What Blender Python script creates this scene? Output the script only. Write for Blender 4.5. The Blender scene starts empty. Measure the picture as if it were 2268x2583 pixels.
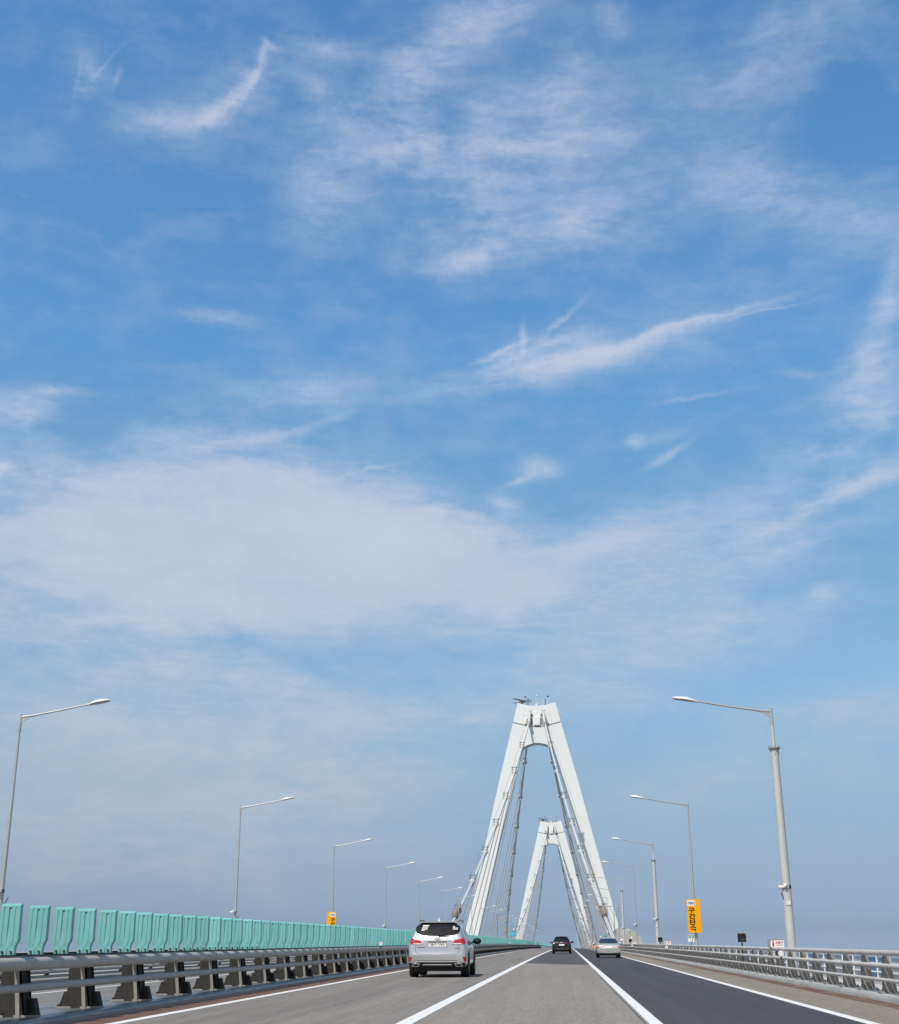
import bpy, bmesh, math, random
from math import sin, cos, pi, radians
from mathutils import Vector, Matrix
from mathutils.bvhtree import BVHTree
from mathutils.geometry import delaunay_2d_cdt

random.seed(7)
SC = bpy.context.scene
COL = SC.collection

# ------------------------------------------------------------------ camera
PITCH, YAW, ROLL, CAM_H = 0.342496, -0.0847839, -0.0032729, 1.17
_f = Vector((sin(YAW) * cos(PITCH), cos(YAW) * cos(PITCH), sin(PITCH)))
_r0 = Vector((cos(YAW), -sin(YAW), 0)); _u0 = _r0.cross(_f)
_r = _r0 * cos(ROLL) + _u0 * sin(ROLL); _u = -_r0 * sin(ROLL) + _u0 * cos(ROLL)
cam_d = bpy.data.cameras.new('camera')
cam_d.sensor_fit = 'HORIZONTAL'; cam_d.sensor_width = 36.0
cam_d.lens = 36.0 * 3206.86 / 2268.0
cam_d.clip_start = 0.1; cam_d.clip_end = 60000
cam = bpy.data.objects.new('camera', cam_d); COL.objects.link(cam)
cam.matrix_world = Matrix(((_r.x, _u.x, -_f.x, 0), (_r.y, _u.y, -_f.y, 0), (_r.z, _u.z, -_f.z, CAM_H), (0, 0, 0, 1)))
SC.camera = cam

# ------------------------------------------------------------------ sun, exposure
SUN_DIR = Vector((-0.27, -0.56, 0.79)).normalized()          # towards the sun
SUN_EL = math.asin(SUN_DIR.z); SUN_AZ = math.atan2(SUN_DIR.x, SUN_DIR.y)
sun_d = bpy.data.lights.new('sun', 'SUN'); sun_d.energy = 3.85; sun_d.angle = radians(0.55); sun_d.color = (1.0, 0.945, 0.855)
sun = bpy.data.objects.new('sun', sun_d); COL.objects.link(sun)
sun.rotation_euler = (-SUN_DIR).to_track_quat('-Z', 'Y').to_euler(); sun.location = (-60, -120, 160)
SC.view_settings.view_transform = 'Standard'; SC.view_settings.look = 'None'
SC.view_settings.exposure = 0.0; SC.view_settings.gamma = 1.0; SC.view_settings.use_curve_mapping = False
SC.render.film_transparent = False

# ------------------------------------------------------------------ world: Nishita sky with thin high cloud
SKY_STRENGTH = 0.10
# cirrus patches, plus one small low windscreen glint painted as cloud at right: azimuth, elevation, heading, half length, half width (all in degrees), amount
CIRRUS_AND_GLINT = [(-14.83,38.95,73.1,0.70,0.21,0.30),(-15.12,38.16,56.8,1.05,0.22,0.26),(-15.97,37.24,45.0,1.44,0.27,0.30),(-17.08,36.44,31.2,1.73,0.32,0.28),(-15.46,37.43,51.8,1.35,0.12,0.16),(-16.73,36.90,41.7,1.42,0.11,0.14),(-18.70,35.82,12.5,1.54,0.41,0.18),(-20.48,35.76,10.9,2.03,0.53,0.20),(-16.97,36.68,33.0,3.69,1.19,0.17),(-19.53,36.39,17.5,5.15,1.22,0.12),(-14.40,39.32,-18.7,0.63,0.17,0.25),(-23.99,36.66,79.5,1.21,0.39,0.14),(-23.80,37.09,51.6,1.33,0.99,0.14),(-23.05,37.65,51.0,1.11,0.09,0.16),(-24.37,36.70,85.8,0.89,0.12,0.18),(-22.31,37.22,72.6,0.45,0.14,0.16),(-6.08,38.99,25.8,5.58,1.19,0.25),(-2.33,40.94,12.1,3.24,1.11,0.30),(-11.85,39.70,-6.0,1.89,0.56,0.28),(-11.74,37.59,-39.5,1.39,0.59,0.18),(-1.79,35.67,2.8,7.63,2.32,0.34),(0.64,36.41,-3.9,4.49,1.66,0.16),(-6.86,35.54,9.5,3.18,0.38,0.28),(1.81,38.38,48.4,1.43,1.47,0.24),(4.39,40.39,-36.2,0.97,0.88,0.16),(-0.06,32.44,-3.6,5.65,1.40,0.30),(-11.53,33.13,27.5,2.25,1.66,0.20),(-4.23,30.99,3.1,2.83,0.61,0.30),(2.01,32.44,13.1,1.51,0.76,0.25),(-10.03,34.99,9.5,3.17,1.05,0.15),(13.94,31.61,-17.2,5.95,1.45,0.30),(12.34,38.07,21.1,5.24,1.70,0.20),(10.30,33.89,17.2,4.22,1.08,0.10),(15.77,34.29,24.7,2.84,1.93,-0.10),(-18.96,33.26,4.9,6.38,1.67,-0.06),(16.79,27.89,70.5,2.26,0.49,0.30),(15.72,25.94,55.2,2.31,0.88,0.24),(14.24,23.15,35.9,3.66,1.41,0.27),(15.46,22.34,16.4,2.57,0.86,0.25),(5.21,27.09,9.4,5.50,0.22,0.36),(7.69,27.56,8.4,2.86,0.13,0.32),(4.20,26.65,10.4,5.52,0.44,0.26),(1.46,26.21,12.8,3.66,0.45,0.30),(10.47,27.68,5.7,1.87,0.06,0.34),(3.98,27.11,7.4,6.51,1.33,0.20),(-2.28,25.89,14.3,3.70,0.67,0.30),(-1.16,27.51,79.2,0.75,0.15,0.35),(-2.26,26.83,20.9,1.60,0.14,0.32),(0.79,28.05,35.5,1.30,0.12,0.25),(-0.76,26.79,17.3,2.70,0.23,0.22),(-16.76,27.88,-2.7,1.59,0.31,0.35),(-12.40,24.46,11.2,3.43,0.94,0.38),(-14.95,22.43,10.5,2.15,0.36,0.42),(-15.81,21.15,0.3,2.60,0.40,0.38),(-25.45,22.96,15.0,1.77,0.96,0.42),(-23.78,23.82,8.6,1.81,0.19,0.22),(-25.63,20.35,6.8,0.34,0.21,0.50),(-18.02,22.55,8.9,2.11,0.48,0.22),(-8.66,21.40,12.1,1.45,0.11,0.25),(-12.10,23.13,18.6,2.66,0.22,0.20),(-15.85,18.15,-6.3,11.23,2.21,0.75),(-19.73,15.82,2.4,10.71,2.39,0.70),(-8.14,18.98,-13.5,6.86,2.03,0.65),(-6.69,16.18,-15.0,6.74,1.69,0.45),(-23.44,17.91,12.7,4.85,1.72,0.40),(-11.97,19.89,-8.4,6.18,1.35,0.40),(-19.00,20.38,3.8,4.64,0.66,0.30),(-12.22,14.74,-5.1,7.39,1.00,0.35),(-4.80,17.87,-20.0,4.68,1.36,0.25),(-5.98,15.35,-19.5,2.78,0.45,-0.18),(-15.79,13.66,-1.0,3.38,0.39,-0.16),(-10.77,12.40,-18.7,3.41,0.49,-0.20),(-15.08,12.98,-4.8,9.55,1.31,0.16),(-20.94,12.38,3.2,0.96,0.34,-0.20),(-3.44,13.14,6.8,3.68,0.45,-0.12),(2.29,18.16,14.4,3.26,0.72,0.34),(6.52,18.83,12.6,6.32,1.33,0.36),(12.20,19.04,21.3,3.70,0.39,0.40),(15.14,19.80,14.8,1.71,0.30,0.25),(-1.06,16.24,12.8,3.26,1.08,0.36),(4.98,16.48,5.9,6.30,1.44,0.34),(5.02,13.59,4.6,6.62,1.64,0.42),(12.02,15.25,15.2,0.74,0.34,0.30),(8.21,14.42,10.0,3.51,0.39,0.22),(10.46,17.22,12.6,3.50,0.43,0.20),(0.63,17.89,-2.5,4.66,0.67,0.20),(-0.43,21.63,-1.9,1.08,0.45,0.50),(-1.41,21.09,22.1,0.67,0.14,0.35),(-2.01,19.98,-10.6,0.67,0.36,0.35),(4.07,22.67,-31.8,0.47,0.32,0.28),(5.57,21.90,22.5,1.40,0.18,0.32),(5.15,22.71,5.3,1.42,0.27,0.18),(7.18,24.33,2.3,2.12,0.11,0.18),(11.93,24.84,-2.2,0.92,0.22,0.15),(-17.51,9.86,-3.7,9.29,2.75,0.48),(-19.43,7.25,1.1,9.49,2.48,0.42),(-18.80,4.58,0.6,8.93,1.82,0.30),(-11.50,7.63,0.2,7.10,1.71,0.22),(-9.37,11.14,-4.9,7.26,1.21,0.30),(1.99,11.54,-9.7,3.55,0.53,0.30),(-1.43,10.69,3.6,4.95,0.66,0.16),(13.16,10.14,6.3,4.46,1.24,0.28),(6.62,7.90,5.7,5.71,1.16,0.20),(-3.93,10.38,14.1,1.47,0.24,0.26),(-7.41,8.31,2.0,1.23,0.24,0.22),(-9.53,8.30,3.3,1.34,0.26,0.18),(-8.90,10.04,10.0,3.38,0.66,0.15),(-20.84,4.54,0.8,7.30,1.81,0.14),(-9.24,5.73,-0.1,7.70,1.47,0.12),(8.87,3.17,2.0,0.53,0.16,0.25),(-23.11,8.99,2.4,4.16,1.65,0.20)]

world = bpy.data.worlds.new('World'); SC.world = world; world.use_nodes = True
NT = world.node_tree; NT.nodes.clear()
def wn(t, **kw):
    n = NT.nodes.new(t)
    for k, v in kw.items(): setattr(n, k, v)
    return n
def wl(a, b): NT.links.new(a, b)
def wmath(op, a, b=None, c=None, clamp=False):
    n = wn('ShaderNodeMath', operation=op); n.use_clamp = clamp
    for i, v in enumerate((a, b, c)):
        if v is None: continue
        if isinstance(v, (int, float)): n.inputs[i].default_value = v
        else: wl(v, n.inputs[i])
    return n.outputs[0]
sky = wn('ShaderNodeTexSky'); sky.sky_type = 'NISHITA'; sky.sun_disc = False
sky.sun_elevation = SUN_EL; sky.sun_rotation = SUN_AZ
sky.altitude = 50; sky.air_density = 1.0; sky.dust_density = 1.0; sky.ozone_density = 1.0
tc = wn('ShaderNodeTexCoord'); sep = wn('ShaderNodeSeparateXYZ'); wl(tc.outputs['Generated'], sep.inputs[0])
az = wmath('MULTIPLY', wmath('ARCTAN2', sep.outputs[0], sep.outputs[1]), 57.29578)
el = wmath('MULTIPLY', wmath('ARCSINE', sep.outputs[2]), 57.29578)
cmb = wn('ShaderNodeCombineXYZ'); wl(az, cmb.inputs[0]); wl(el, cmb.inputs[1])
def wnoise(vec, scale, detail, rough, dist=0.0):
    n = wn('ShaderNodeTexNoise'); n.noise_dimensions = '2D'
    n.inputs['Scale'].default_value = scale; n.inputs['Detail'].default_value = detail
    n.inputs['Roughness'].default_value = rough; n.inputs['Distortion'].default_value = dist
    wl(vec, n.inputs['Vector']); return n
def wmap(vec, rot, sx, sy):
    n = wn('ShaderNodeMapping'); n.vector_type = 'POINT'
    n.inputs['Rotation'].default_value = (0, 0, radians(rot)); n.inputs['Scale'].default_value = (sx, sy, 1)
    wl(vec, n.inputs['Vector']); return n.outputs[0]
def wwarp(vec, scale, detail, amp):
    n = wnoise(vec, scale, detail, 0.55)
    s = wn('ShaderNodeVectorMath', operation='MULTIPLY_ADD'); wl(n.outputs['Color'], s.inputs[0])
    s.inputs[1].default_value = (amp, amp, 0); s.inputs[2].default_value = (-amp / 2, -amp / 2, 0)
    a = wn('ShaderNodeVectorMath', operation='ADD'); wl(vec, a.inputs[0]); wl(s.outputs[0], a.inputs[1])
    return a.outputs[0]
uv = wwarp(cmb.outputs[0], 0.14, 2.0, 0.85)
uv = wwarp(uv, 0.45, 3.0, 0.26)
uv = wwarp(uv, 2.2, 6.0, 0.26)
su = wn('ShaderNodeSeparateXYZ'); wl(uv, su.inputs[0])
def quad(u, v):                                   # (u, v, 1) and (uu, uv, vv): each patch is a rotated Gaussian in these
    p = wn('ShaderNodeCombineXYZ'); wl(u, p.inputs[0]); wl(v, p.inputs[1]); p.inputs[2].default_value = 1.0
    q = wn('ShaderNodeCombineXYZ')
    for i, (x, y) in enumerate(((u, u), (u, v), (v, v))): wl(wmath('MULTIPLY', x, y), q.inputs[i])
    return p.outputs[0], q.outputs[0]
acc = None; P1, P2 = quad(su.outputs[0], su.outputs[1])
for k_, (a, e, ang, L, W, s) in enumerate(CIRRUS_AND_GLINT):
    if k_ and k_ % 20 == 0:                       # chain the blocks one after the other (keeps the shader stack small)
        P1, P2 = quad(wmath('MULTIPLY_ADD', acc, 1e-5, su.outputs[0]), su.outputs[1])
    c_, s_ = cos(radians(ang)), sin(radians(ang)); il, iw = 1.5 / (L * 1.15) ** 2, 1.5 / (W * 1.15) ** 2
    A = c_ * c_ * il + s_ * s_ * iw; Bq = 2 * c_ * s_ * (il - iw); Cq = s_ * s_ * il + c_ * c_ * iw
    d1 = wn('ShaderNodeVectorMath', operation='DOT_PRODUCT'); wl(P2, d1.inputs[0]); d1.inputs[1].default_value = (-A, -Bq, -Cq)
    d2 = wn('ShaderNodeVectorMath', operation='DOT_PRODUCT'); wl(P1, d2.inputs[0])
    d2.inputs[1].default_value = (2 * A * a + Bq * e, 2 * Cq * e + Bq * a, -(A * a * a + Bq * a * e + Cq * e * e) + math.log(abs(s)))
    g = wmath('EXPONENT', wmath('ADD', d1.outputs['Value'], d2.outputs['Value']))
    acc = g if acc is None else wmath('ADD' if s > 0 else 'SUBTRACT', acc, g)
# fibres (combed up to the right), puffs and fine curdling
fib = wnoise(wmap(uv, 22, 0.10, 0.55), 1.0, 9.0, 0.60, 0.10).outputs['Fac']
puf = wnoise(wmap(uv, -37, 0.31, 0.47), 1.0, 9.0, 0.63, 0.0).outputs['Fac']
brk = wnoise(cmb.outputs[0], 0.09, 2.0, 0.5).outputs['Fac']
def band(v, lo, hi):
    m = wn('ShaderNodeMapRange'); m.interpolation_type = 'SMOOTHSTEP'
    m.inputs['From Min'].default_value = lo; m.inputs['From Max'].default_value = hi; wl(v, m.inputs['Value']); return m.outputs[0]
tex = wmath('ADD', wmath('MULTIPLY', band(fib, 0.28, 0.74), 1.15), wmath('MULTIPLY', band(puf, 0.28, 0.72), 0.95))   # mean about 1.0
cbrk = wmath('MULTIPLY_ADD', band(brk, 0.35, 0.68), 0.58, 0.40)
tex = wmath('ADD', wmath('MULTIPLY', wmath('SUBTRACT', tex, 0.92), cbrk), 1.0)
# the thick cloud is smooth, the thin one is combed and broken
soft = band(acc, 0.35, 1.1)
tex = wmath('ADD', wmath('MULTIPLY', tex, wmath('SUBTRACT', 1.0, wmath('MULTIPLY', soft, 0.75))), wmath('MULTIPLY', soft, 0.77))
veil = wmath('MULTIPLY', band(wmath('MULTIPLY', wmath('ADD', fib, puf), 0.5), 0.40, 0.72), 0.13)               # faint veil everywhere
thread = band(wnoise(wmap(cmb.outputs[0], 30, 0.6, 2.3), 1.0, 7.0, 0.66, 0.5).outputs['Fac'], 0.28, 0.74)
thread = wmath('ADD', wmath('MULTIPLY', wmath('SUBTRACT', 1.0, soft), wmath('MULTIPLY_ADD', thread, 0.62, -0.31)), 1.0)
dens = wmath('ADD', wmath('MULTIPLY', wmath('MULTIPLY', acc, tex), thread), veil)
dens = wmath('MAXIMUM', dens, 0.0)
dens = wmath('SUBTRACT', 1.0, wmath('EXPONENT', wmath('MULTIPLY', dens, -1.30)))      # opacity of the ice cloud
dens = wmath('MULTIPLY', dens, 0.93, clamp=True)
# clear sky: Nishita colour graded with height to the humid blue of the day
elv = wn('ShaderNodeMapRange'); elv.inputs['From Min'].default_value = -2.0; elv.inputs['From Max'].default_value = 45.0; elv.clamp = True
wl(el, elv.inputs['Value'])
ramp = wn('ShaderNodeValToRGB'); wl(elv.outputs[0], ramp.inputs[0])
TINT = [(0.0, (0.304, 0.44, 0.76)), (0.0383, (0.304, 0.435, 0.735)), (0.0723, (0.198, 0.266, 0.454)), (0.1234, (0.24, 0.272, 0.378)), (0.1957, (0.316, 0.35, 0.39)), (0.2872, (0.388, 0.464, 0.484)), (0.3809, (0.38, 0.512, 0.538)), (0.4957, (0.384, 0.6, 0.652)), (0.6085, (0.376, 0.66, 0.76)), (0.7553, (0.38, 0.676, 0.796)), (0.9277, (0.372, 0.676, 0.82))]
while len(ramp.color_ramp.elements) < len(TINT): ramp.color_ramp.elements.new(0.5)
for e_, (p_, c_) in zip(ramp.color_ramp.elements, TINT): e_.position = p_; e_.color = (*c_, 1)
mul = wn('ShaderNodeMix', data_type='RGBA', blend_type='MULTIPLY'); mul.inputs['Factor'].default_value = 1.0
front = wn('ShaderNodeMapRange'); front.interpolation_type = 'SMOOTHSTEP'      # the sunward half of the sky is whiter
front.inputs['From Min'].default_value = -0.25; front.inputs['From Max'].default_value = 0.45; wl(sep.outputs[1], front.inputs['Value'])
grade = wn('ShaderNodeMix', data_type='RGBA'); wl(front.outputs[0], grade.inputs['Factor']); grade.inputs['A'].default_value = (0.42, 0.40, 0.37, 1); wl(ramp.outputs[0], grade.inputs['B'])
sk2 = wn('ShaderNodeVectorMath', operation='SCALE'); sk2.inputs['Scale'].default_value = 2.5; wl(sky.outputs[0], sk2.inputs[0]); wl(sk2.outputs[0], mul.inputs['A']); wl(grade.outputs['Result'], mul.inputs['B'])
# cloud colour: sunlit ice, greyer through the haze low down
cr = wn('ShaderNodeValToRGB'); wl(elv.outputs[0], cr.inputs[0])
CLOUD = [(0.0, (0.39, 0.455, 0.55)), (0.14, (0.455, 0.525, 0.62)), (0.24, (0.525, 0.593, 0.685)), (0.36, (0.60, 0.66, 0.755)), (0.55, (0.67, 0.70, 0.785)), (1.0, (0.62, 0.69, 0.80))]
while len(cr.color_ramp.elements) < len(CLOUD): cr.color_ramp.elements.new(0.5)
for e_, (p_, c_) in zip(cr.color_ramp.elements, CLOUD): e_.position = p_; e_.color = (*c_, 1)
gain = wn('ShaderNodeVectorMath', operation='SCALE'); wl(cr.outputs[0], gain.inputs[0]); gain.inputs['Scale'].default_value = 1.0 / SKY_STRENGTH
cmix = wn('ShaderNodeMix', data_type='RGBA'); wl(dens, cmix.inputs['Factor']); wl(mul.outputs['Result'], cmix.inputs['A']); wl(gain.outputs[0], cmix.inputs['B'])
bg = wn('ShaderNodeBackground'); bg.inputs['Strength'].default_value = SKY_STRENGTH; wl(cmix.outputs['Result'], bg.inputs['Color'])
wo = wn('ShaderNodeOutputWorld'); wl(bg.outputs[0], wo.inputs['Surface'])
world.cycles.sampling_method = 'MANUAL'; world.cycles.sample_map_resolution = 512

# ================================================================== helpers
G0, KV, CH = 0.0171266, 6.9e-6, 5e-6           # grade at the camera, crest curvature, plan curvature
def zr(y): return G0 * y - KV * y * y
def R(x, y, z=0.0): return Vector((x + CH * y * y, y, zr(y) + z))   # road coordinates -> world
def slope(y): return G0 - 2 * KV * y

def tag(o, label=None, cat=None, group=None, kind=None):
    if label: o['label'] = label
    if cat: o['category'] = cat
    if group: o['group'] = group
    if kind: o['kind'] = kind
    return o
def empty(name, loc, rz=0.0, rx=0.0):
    o = bpy.data.objects.new(name, None); COL.objects.link(o); o.location = loc; o.rotation_euler = (rx, 0, rz)
    o.empty_display_size = 0.3
    return o
class MB:
    def __init__(s): s.v = []; s.f = []; s.m = []; s.mi = 0
    def add(s, vs, fs):
        b = len(s.v); s.v += [tuple(v) for v in vs]
        for f in fs: s.f.append([i + b for i in f]); s.m.append(s.mi)
    def box(s, x0, x1, y0, y1, z0, z1, fn=None):
        vs = [(x, y, z) for z in (z0, z1) for y in (y0, y1) for x in (x0, x1)]
        if fn: vs = [fn(*v) for v in vs]
        s.add(vs, [(0, 2, 3, 1), (4, 5, 7, 6), (0, 1, 5, 4), (2, 6, 7, 3), (0, 4, 6, 2), (1, 3, 7, 5)])
    def hexa(s, vs): s.add(vs, [(0, 2, 3, 1), (4, 5, 7, 6), (0, 1, 5, 4), (2, 6, 7, 3), (0, 4, 6, 2), (1, 3, 7, 5)])
    def tube(s, pts, rad, n=10, cap=True):
        pts = [Vector(p) for p in pts]
        rads = rad if isinstance(rad, (list, tuple)) else [rad] * len(pts)
        ring = []; up = None
        for i, p in enumerate(pts):
            d = (pts[min(i + 1, len(pts) - 1)] - pts[max(i - 1, 0)]).normalized()
            if up is None:
                up = Vector((0, 0, 1)) if abs(d.z) < 0.9 else Vector((0, 1, 0))
            a = d.cross(up).normalized(); b = a.cross(d).normalized(); up = b
            ring.append([p + (a * cos(2 * pi * k / n) + b * sin(2 * pi * k / n)) * rads[i] for k in range(n)])
        vs = [v for r in ring for v in r]
        fs = [(i * n + k, i * n + (k + 1) % n, (i + 1) * n + (k + 1) % n, (i + 1) * n + k) for i in range(len(pts) - 1) for k in range(n)]
        if cap: fs += [tuple(range(n))[::-1], tuple((len(pts) - 1) * n + k for k in range(n))]
        s.add(vs, fs)
    def prism(s, poly, y0, y1, fn=None):            # polygon in XZ (counter-clockwise seen from -Y) extruded along Y
        n = len(poly); vs = [(x, y0, z) for x, z in poly] + [(x, y1, z) for x, z in poly]
        if fn: vs = [fn(*v) for v in vs]
        s.add(vs, [tuple(range(n)), tuple(range(2 * n - 1, n - 1, -1))] + [(i, i + n, (i + 1) % n + n, (i + 1) % n) for i in range(n)])
    def sweep(s, prof, ys, fn=R, closed=True, cap=True):   # profile in XZ swept along road stations
        n = len(prof); vs = [fn(x, y, z) for y in ys for x, z in prof]
        fs = []
        for i in range(len(ys) - 1):
            for k in range(n if closed else n - 1):
                a, b = i * n + k, i * n + (k + 1) % n
                fs.append((a, b, b + n, a + n))
        if cap and closed: fs += [tuple(range(n))[::-1], tuple((len(ys) - 1) * n + k for k in range(n))]
        s.add(vs, fs)
    def sphere(s, c, rx, ry, rz, nu=12, nv=8):
        vs = [(c[0], c[1], c[2] - rz)]
        for j in range(1, nv):
            t = -pi / 2 + pi * j / nv
            vs += [(c[0] + rx * cos(t) * cos(2 * pi * i / nu), c[1] + ry * cos(t) * sin(2 * pi * i / nu), c[2] + rz * sin(t)) for i in range(nu)]
        vs.append((c[0], c[1], c[2] + rz)); L = len(vs) - 1
        fs = [(0, 1 + (i + 1) % nu, 1 + i) for i in range(nu)]
        for j in range(nv - 2):
            fs += [(1 + j * nu + i, 1 + j * nu + (i + 1) % nu, 1 + (j + 1) * nu + (i + 1) % nu, 1 + (j + 1) * nu + i) for i in range(nu)]
        fs += [(1 + (nv - 2) * nu + i, 1 + (nv - 2) * nu + (i + 1) % nu, L) for i in range(nu)]
        s.add(vs, fs)
    def mesh(s, name, mats, smooth=False, angle=40):
        me = bpy.data.meshes.new(name); me.from_pydata(s.v, [], s.f)
        mats = mats if isinstance(mats, (list, tuple)) else [mats]
        for m in mats: me.materials.append(m)
        if len(mats) > 1: me.polygons.foreach_set('material_index', s.m)
        bm = bmesh.new(); bm.from_mesh(me); bmesh.ops.recalc_face_normals(bm, faces=bm.faces); bm.to_mesh(me); bm.free()
        if smooth:
            me.polygons.foreach_set('use_smooth', [True] * len(me.polygons))
            try: me.set_sharp_from_angle(angle=radians(angle))
            except Exception: pass
        me.update(); return me
    def build(s, name, mats, parent=None, smooth=False, angle=40):
        o = bpy.data.objects.new(name, s.mesh(name, mats, smooth, angle)); COL.objects.link(o)
        if parent: o.parent = parent
        return o
def copy_tree(o, parent=None):
    c = o.copy(); COL.objects.link(c)
    if parent: c.parent = parent
    for ch in list(o.children): copy_tree(ch, c)
    return c
FONT_CACHE = {}
def text_mesh(txt, size, bold=0.0, depth=0.003, sx=1.0):
    cu = bpy.data.curves.new('txt', 'FONT'); cu.body = txt; cu.size = size; cu.align_x = 'CENTER'; cu.align_y = 'CENTER'
    cu.extrude = depth; cu.offset = bold; cu.resolution_u = 4
    o = bpy.data.objects.new('txt', cu); COL.objects.link(o)
    dg = bpy.context.evaluated_depsgraph_get(); me = bpy.data.meshes.new_from_object(o.evaluated_get(dg))
    bpy.data.objects.remove(o); bpy.data.curves.remove(cu)
    xs = [v.co.x for v in me.vertices] or [0]; ys = [v.co.y for v in me.vertices] or [0]
    cx, cy = (min(xs) + max(xs)) / 2, (min(ys) + max(ys)) / 2
    for v in me.vertices: v.co = ((v.co.x - cx) * sx, -v.co.z, v.co.y - cy)     # stands upright, reads from -Y
    return me
def text_obj(name, txt, size, mat, parent, loc, bold=0.0, sx=1.0):
    me = text_mesh(txt, size, bold, 0.003, sx); me.materials.clear(); me.materials.append(mat)
    o = bpy.data.objects.new(name, me); COL.objects.link(o); o.parent = parent; o.location = loc; return o

# ================================================================== materials
def mat(name, col, rough=0.6, metal=0.0, vary=0.0, vscale=3.0, stretch=(1, 1, 1), bump=0.0, bscale=40.0, spec=0.5, coat=0.0, dirt=None, dscale=1.5, damount=0.0, each=0.0):
    m = bpy.data.materials.new(name); m.use_nodes = True; t = m.node_tree; b = t.nodes['Principled BSDF']
    b.inputs['Base Color'].default_value = (*col, 1); b.inputs['Roughness'].default_value = rough; b.inputs['Metallic'].default_value = metal
    b.inputs['Specular IOR Level'].default_value = spec
    if coat: b.inputs['Coat Weight'].default_value = coat; b.inputs['Coat Roughness'].default_value = 0.06
    geo = t.nodes.new('ShaderNodeNewGeometry'); mp = t.nodes.new('ShaderNodeMapping'); mp.inputs['Scale'].default_value = stretch
    t.links.new(geo.outputs['Position'], mp.inputs['Vector'])
    last = None
    if vary:
        n = t.nodes.new('ShaderNodeTexNoise'); n.inputs['Scale'].default_value = vscale; n.inputs['Detail'].default_value = 6; n.inputs['Roughness'].default_value = 0.62
        t.links.new(mp.outputs[0], n.inputs['Vector'])
        r = t.nodes.new('ShaderNodeMapRange'); r.inputs['From Min'].default_value = 0.25; r.inputs['From Max'].default_value = 0.75
        r.inputs['To Min'].default_value = 1 - vary; r.inputs['To Max'].default_value = 1 + vary; t.links.new(n.outputs['Fac'], r.inputs['Value'])
        s = t.nodes.new('ShaderNodeVectorMath'); s.operation = 'SCALE'; s.inputs[0].default_value = col; t.links.new(r.outputs[0], s.inputs['Scale'])
        last = s.outputs[0]
    if dirt:
        n = t.nodes.new('ShaderNodeTexNoise'); n.inputs['Scale'].default_value = dscale; n.inputs['Detail'].default_value = 8; n.inputs['Roughness'].default_value = 0.7
        t.links.new(mp.outputs[0], n.inputs['Vector'])
        r = t.nodes.new('ShaderNodeMapRange'); r.inputs['From Min'].default_value = 0.52; r.inputs['From Max'].default_value = 0.72
        r.inputs['To Max'].default_value = damount; t.links.new(n.outputs['Fac'], r.inputs['Value'])
        x = t.nodes.new('ShaderNodeMix'); x.data_type = 'RGBA'; t.links.new(r.outputs[0], x.inputs['Factor'])
        if last is not None: t.links.new(last, x.inputs['A'])
        else: x.inputs['A'].default_value = (*col, 1)
        x.inputs['B'].default_value = (*dirt, 1); last = x.outputs['Result']
    if each:                                      # every copy weathered a little differently
        oi = t.nodes.new('ShaderNodeObjectInfo'); r = t.nodes.new('ShaderNodeMapRange'); r.inputs['To Min'].default_value = 1 - each; r.inputs['To Max'].default_value = 1 + each
        t.links.new(oi.outputs['Random'], r.inputs['Value']); s = t.nodes.new('ShaderNodeVectorMath'); s.operation = 'SCALE'
        t.links.new(last, s.inputs[0]); t.links.new(r.outputs[0], s.inputs['Scale']); last = s.outputs[0]
    if last is not None: t.links.new(last, b.inputs['Base Color'])
    if bump:
        n = t.nodes.new('ShaderNodeTexNoise'); n.inputs['Scale'].default_value = bscale; n.inputs['Detail'].default_value = 4
        t.links.new(geo.outputs['Position'], n.inputs['Vector'])
        bp = t.nodes.new('ShaderNodeBump'); bp.inputs['Strength'].default_value = bump; bp.inputs['Distance'].default_value = 0.02
        t.links.new(n.outputs['Fac'], bp.inputs['Height']); t.links.new(bp.outputs[0], b.inputs['Normal'])
    return m
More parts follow.
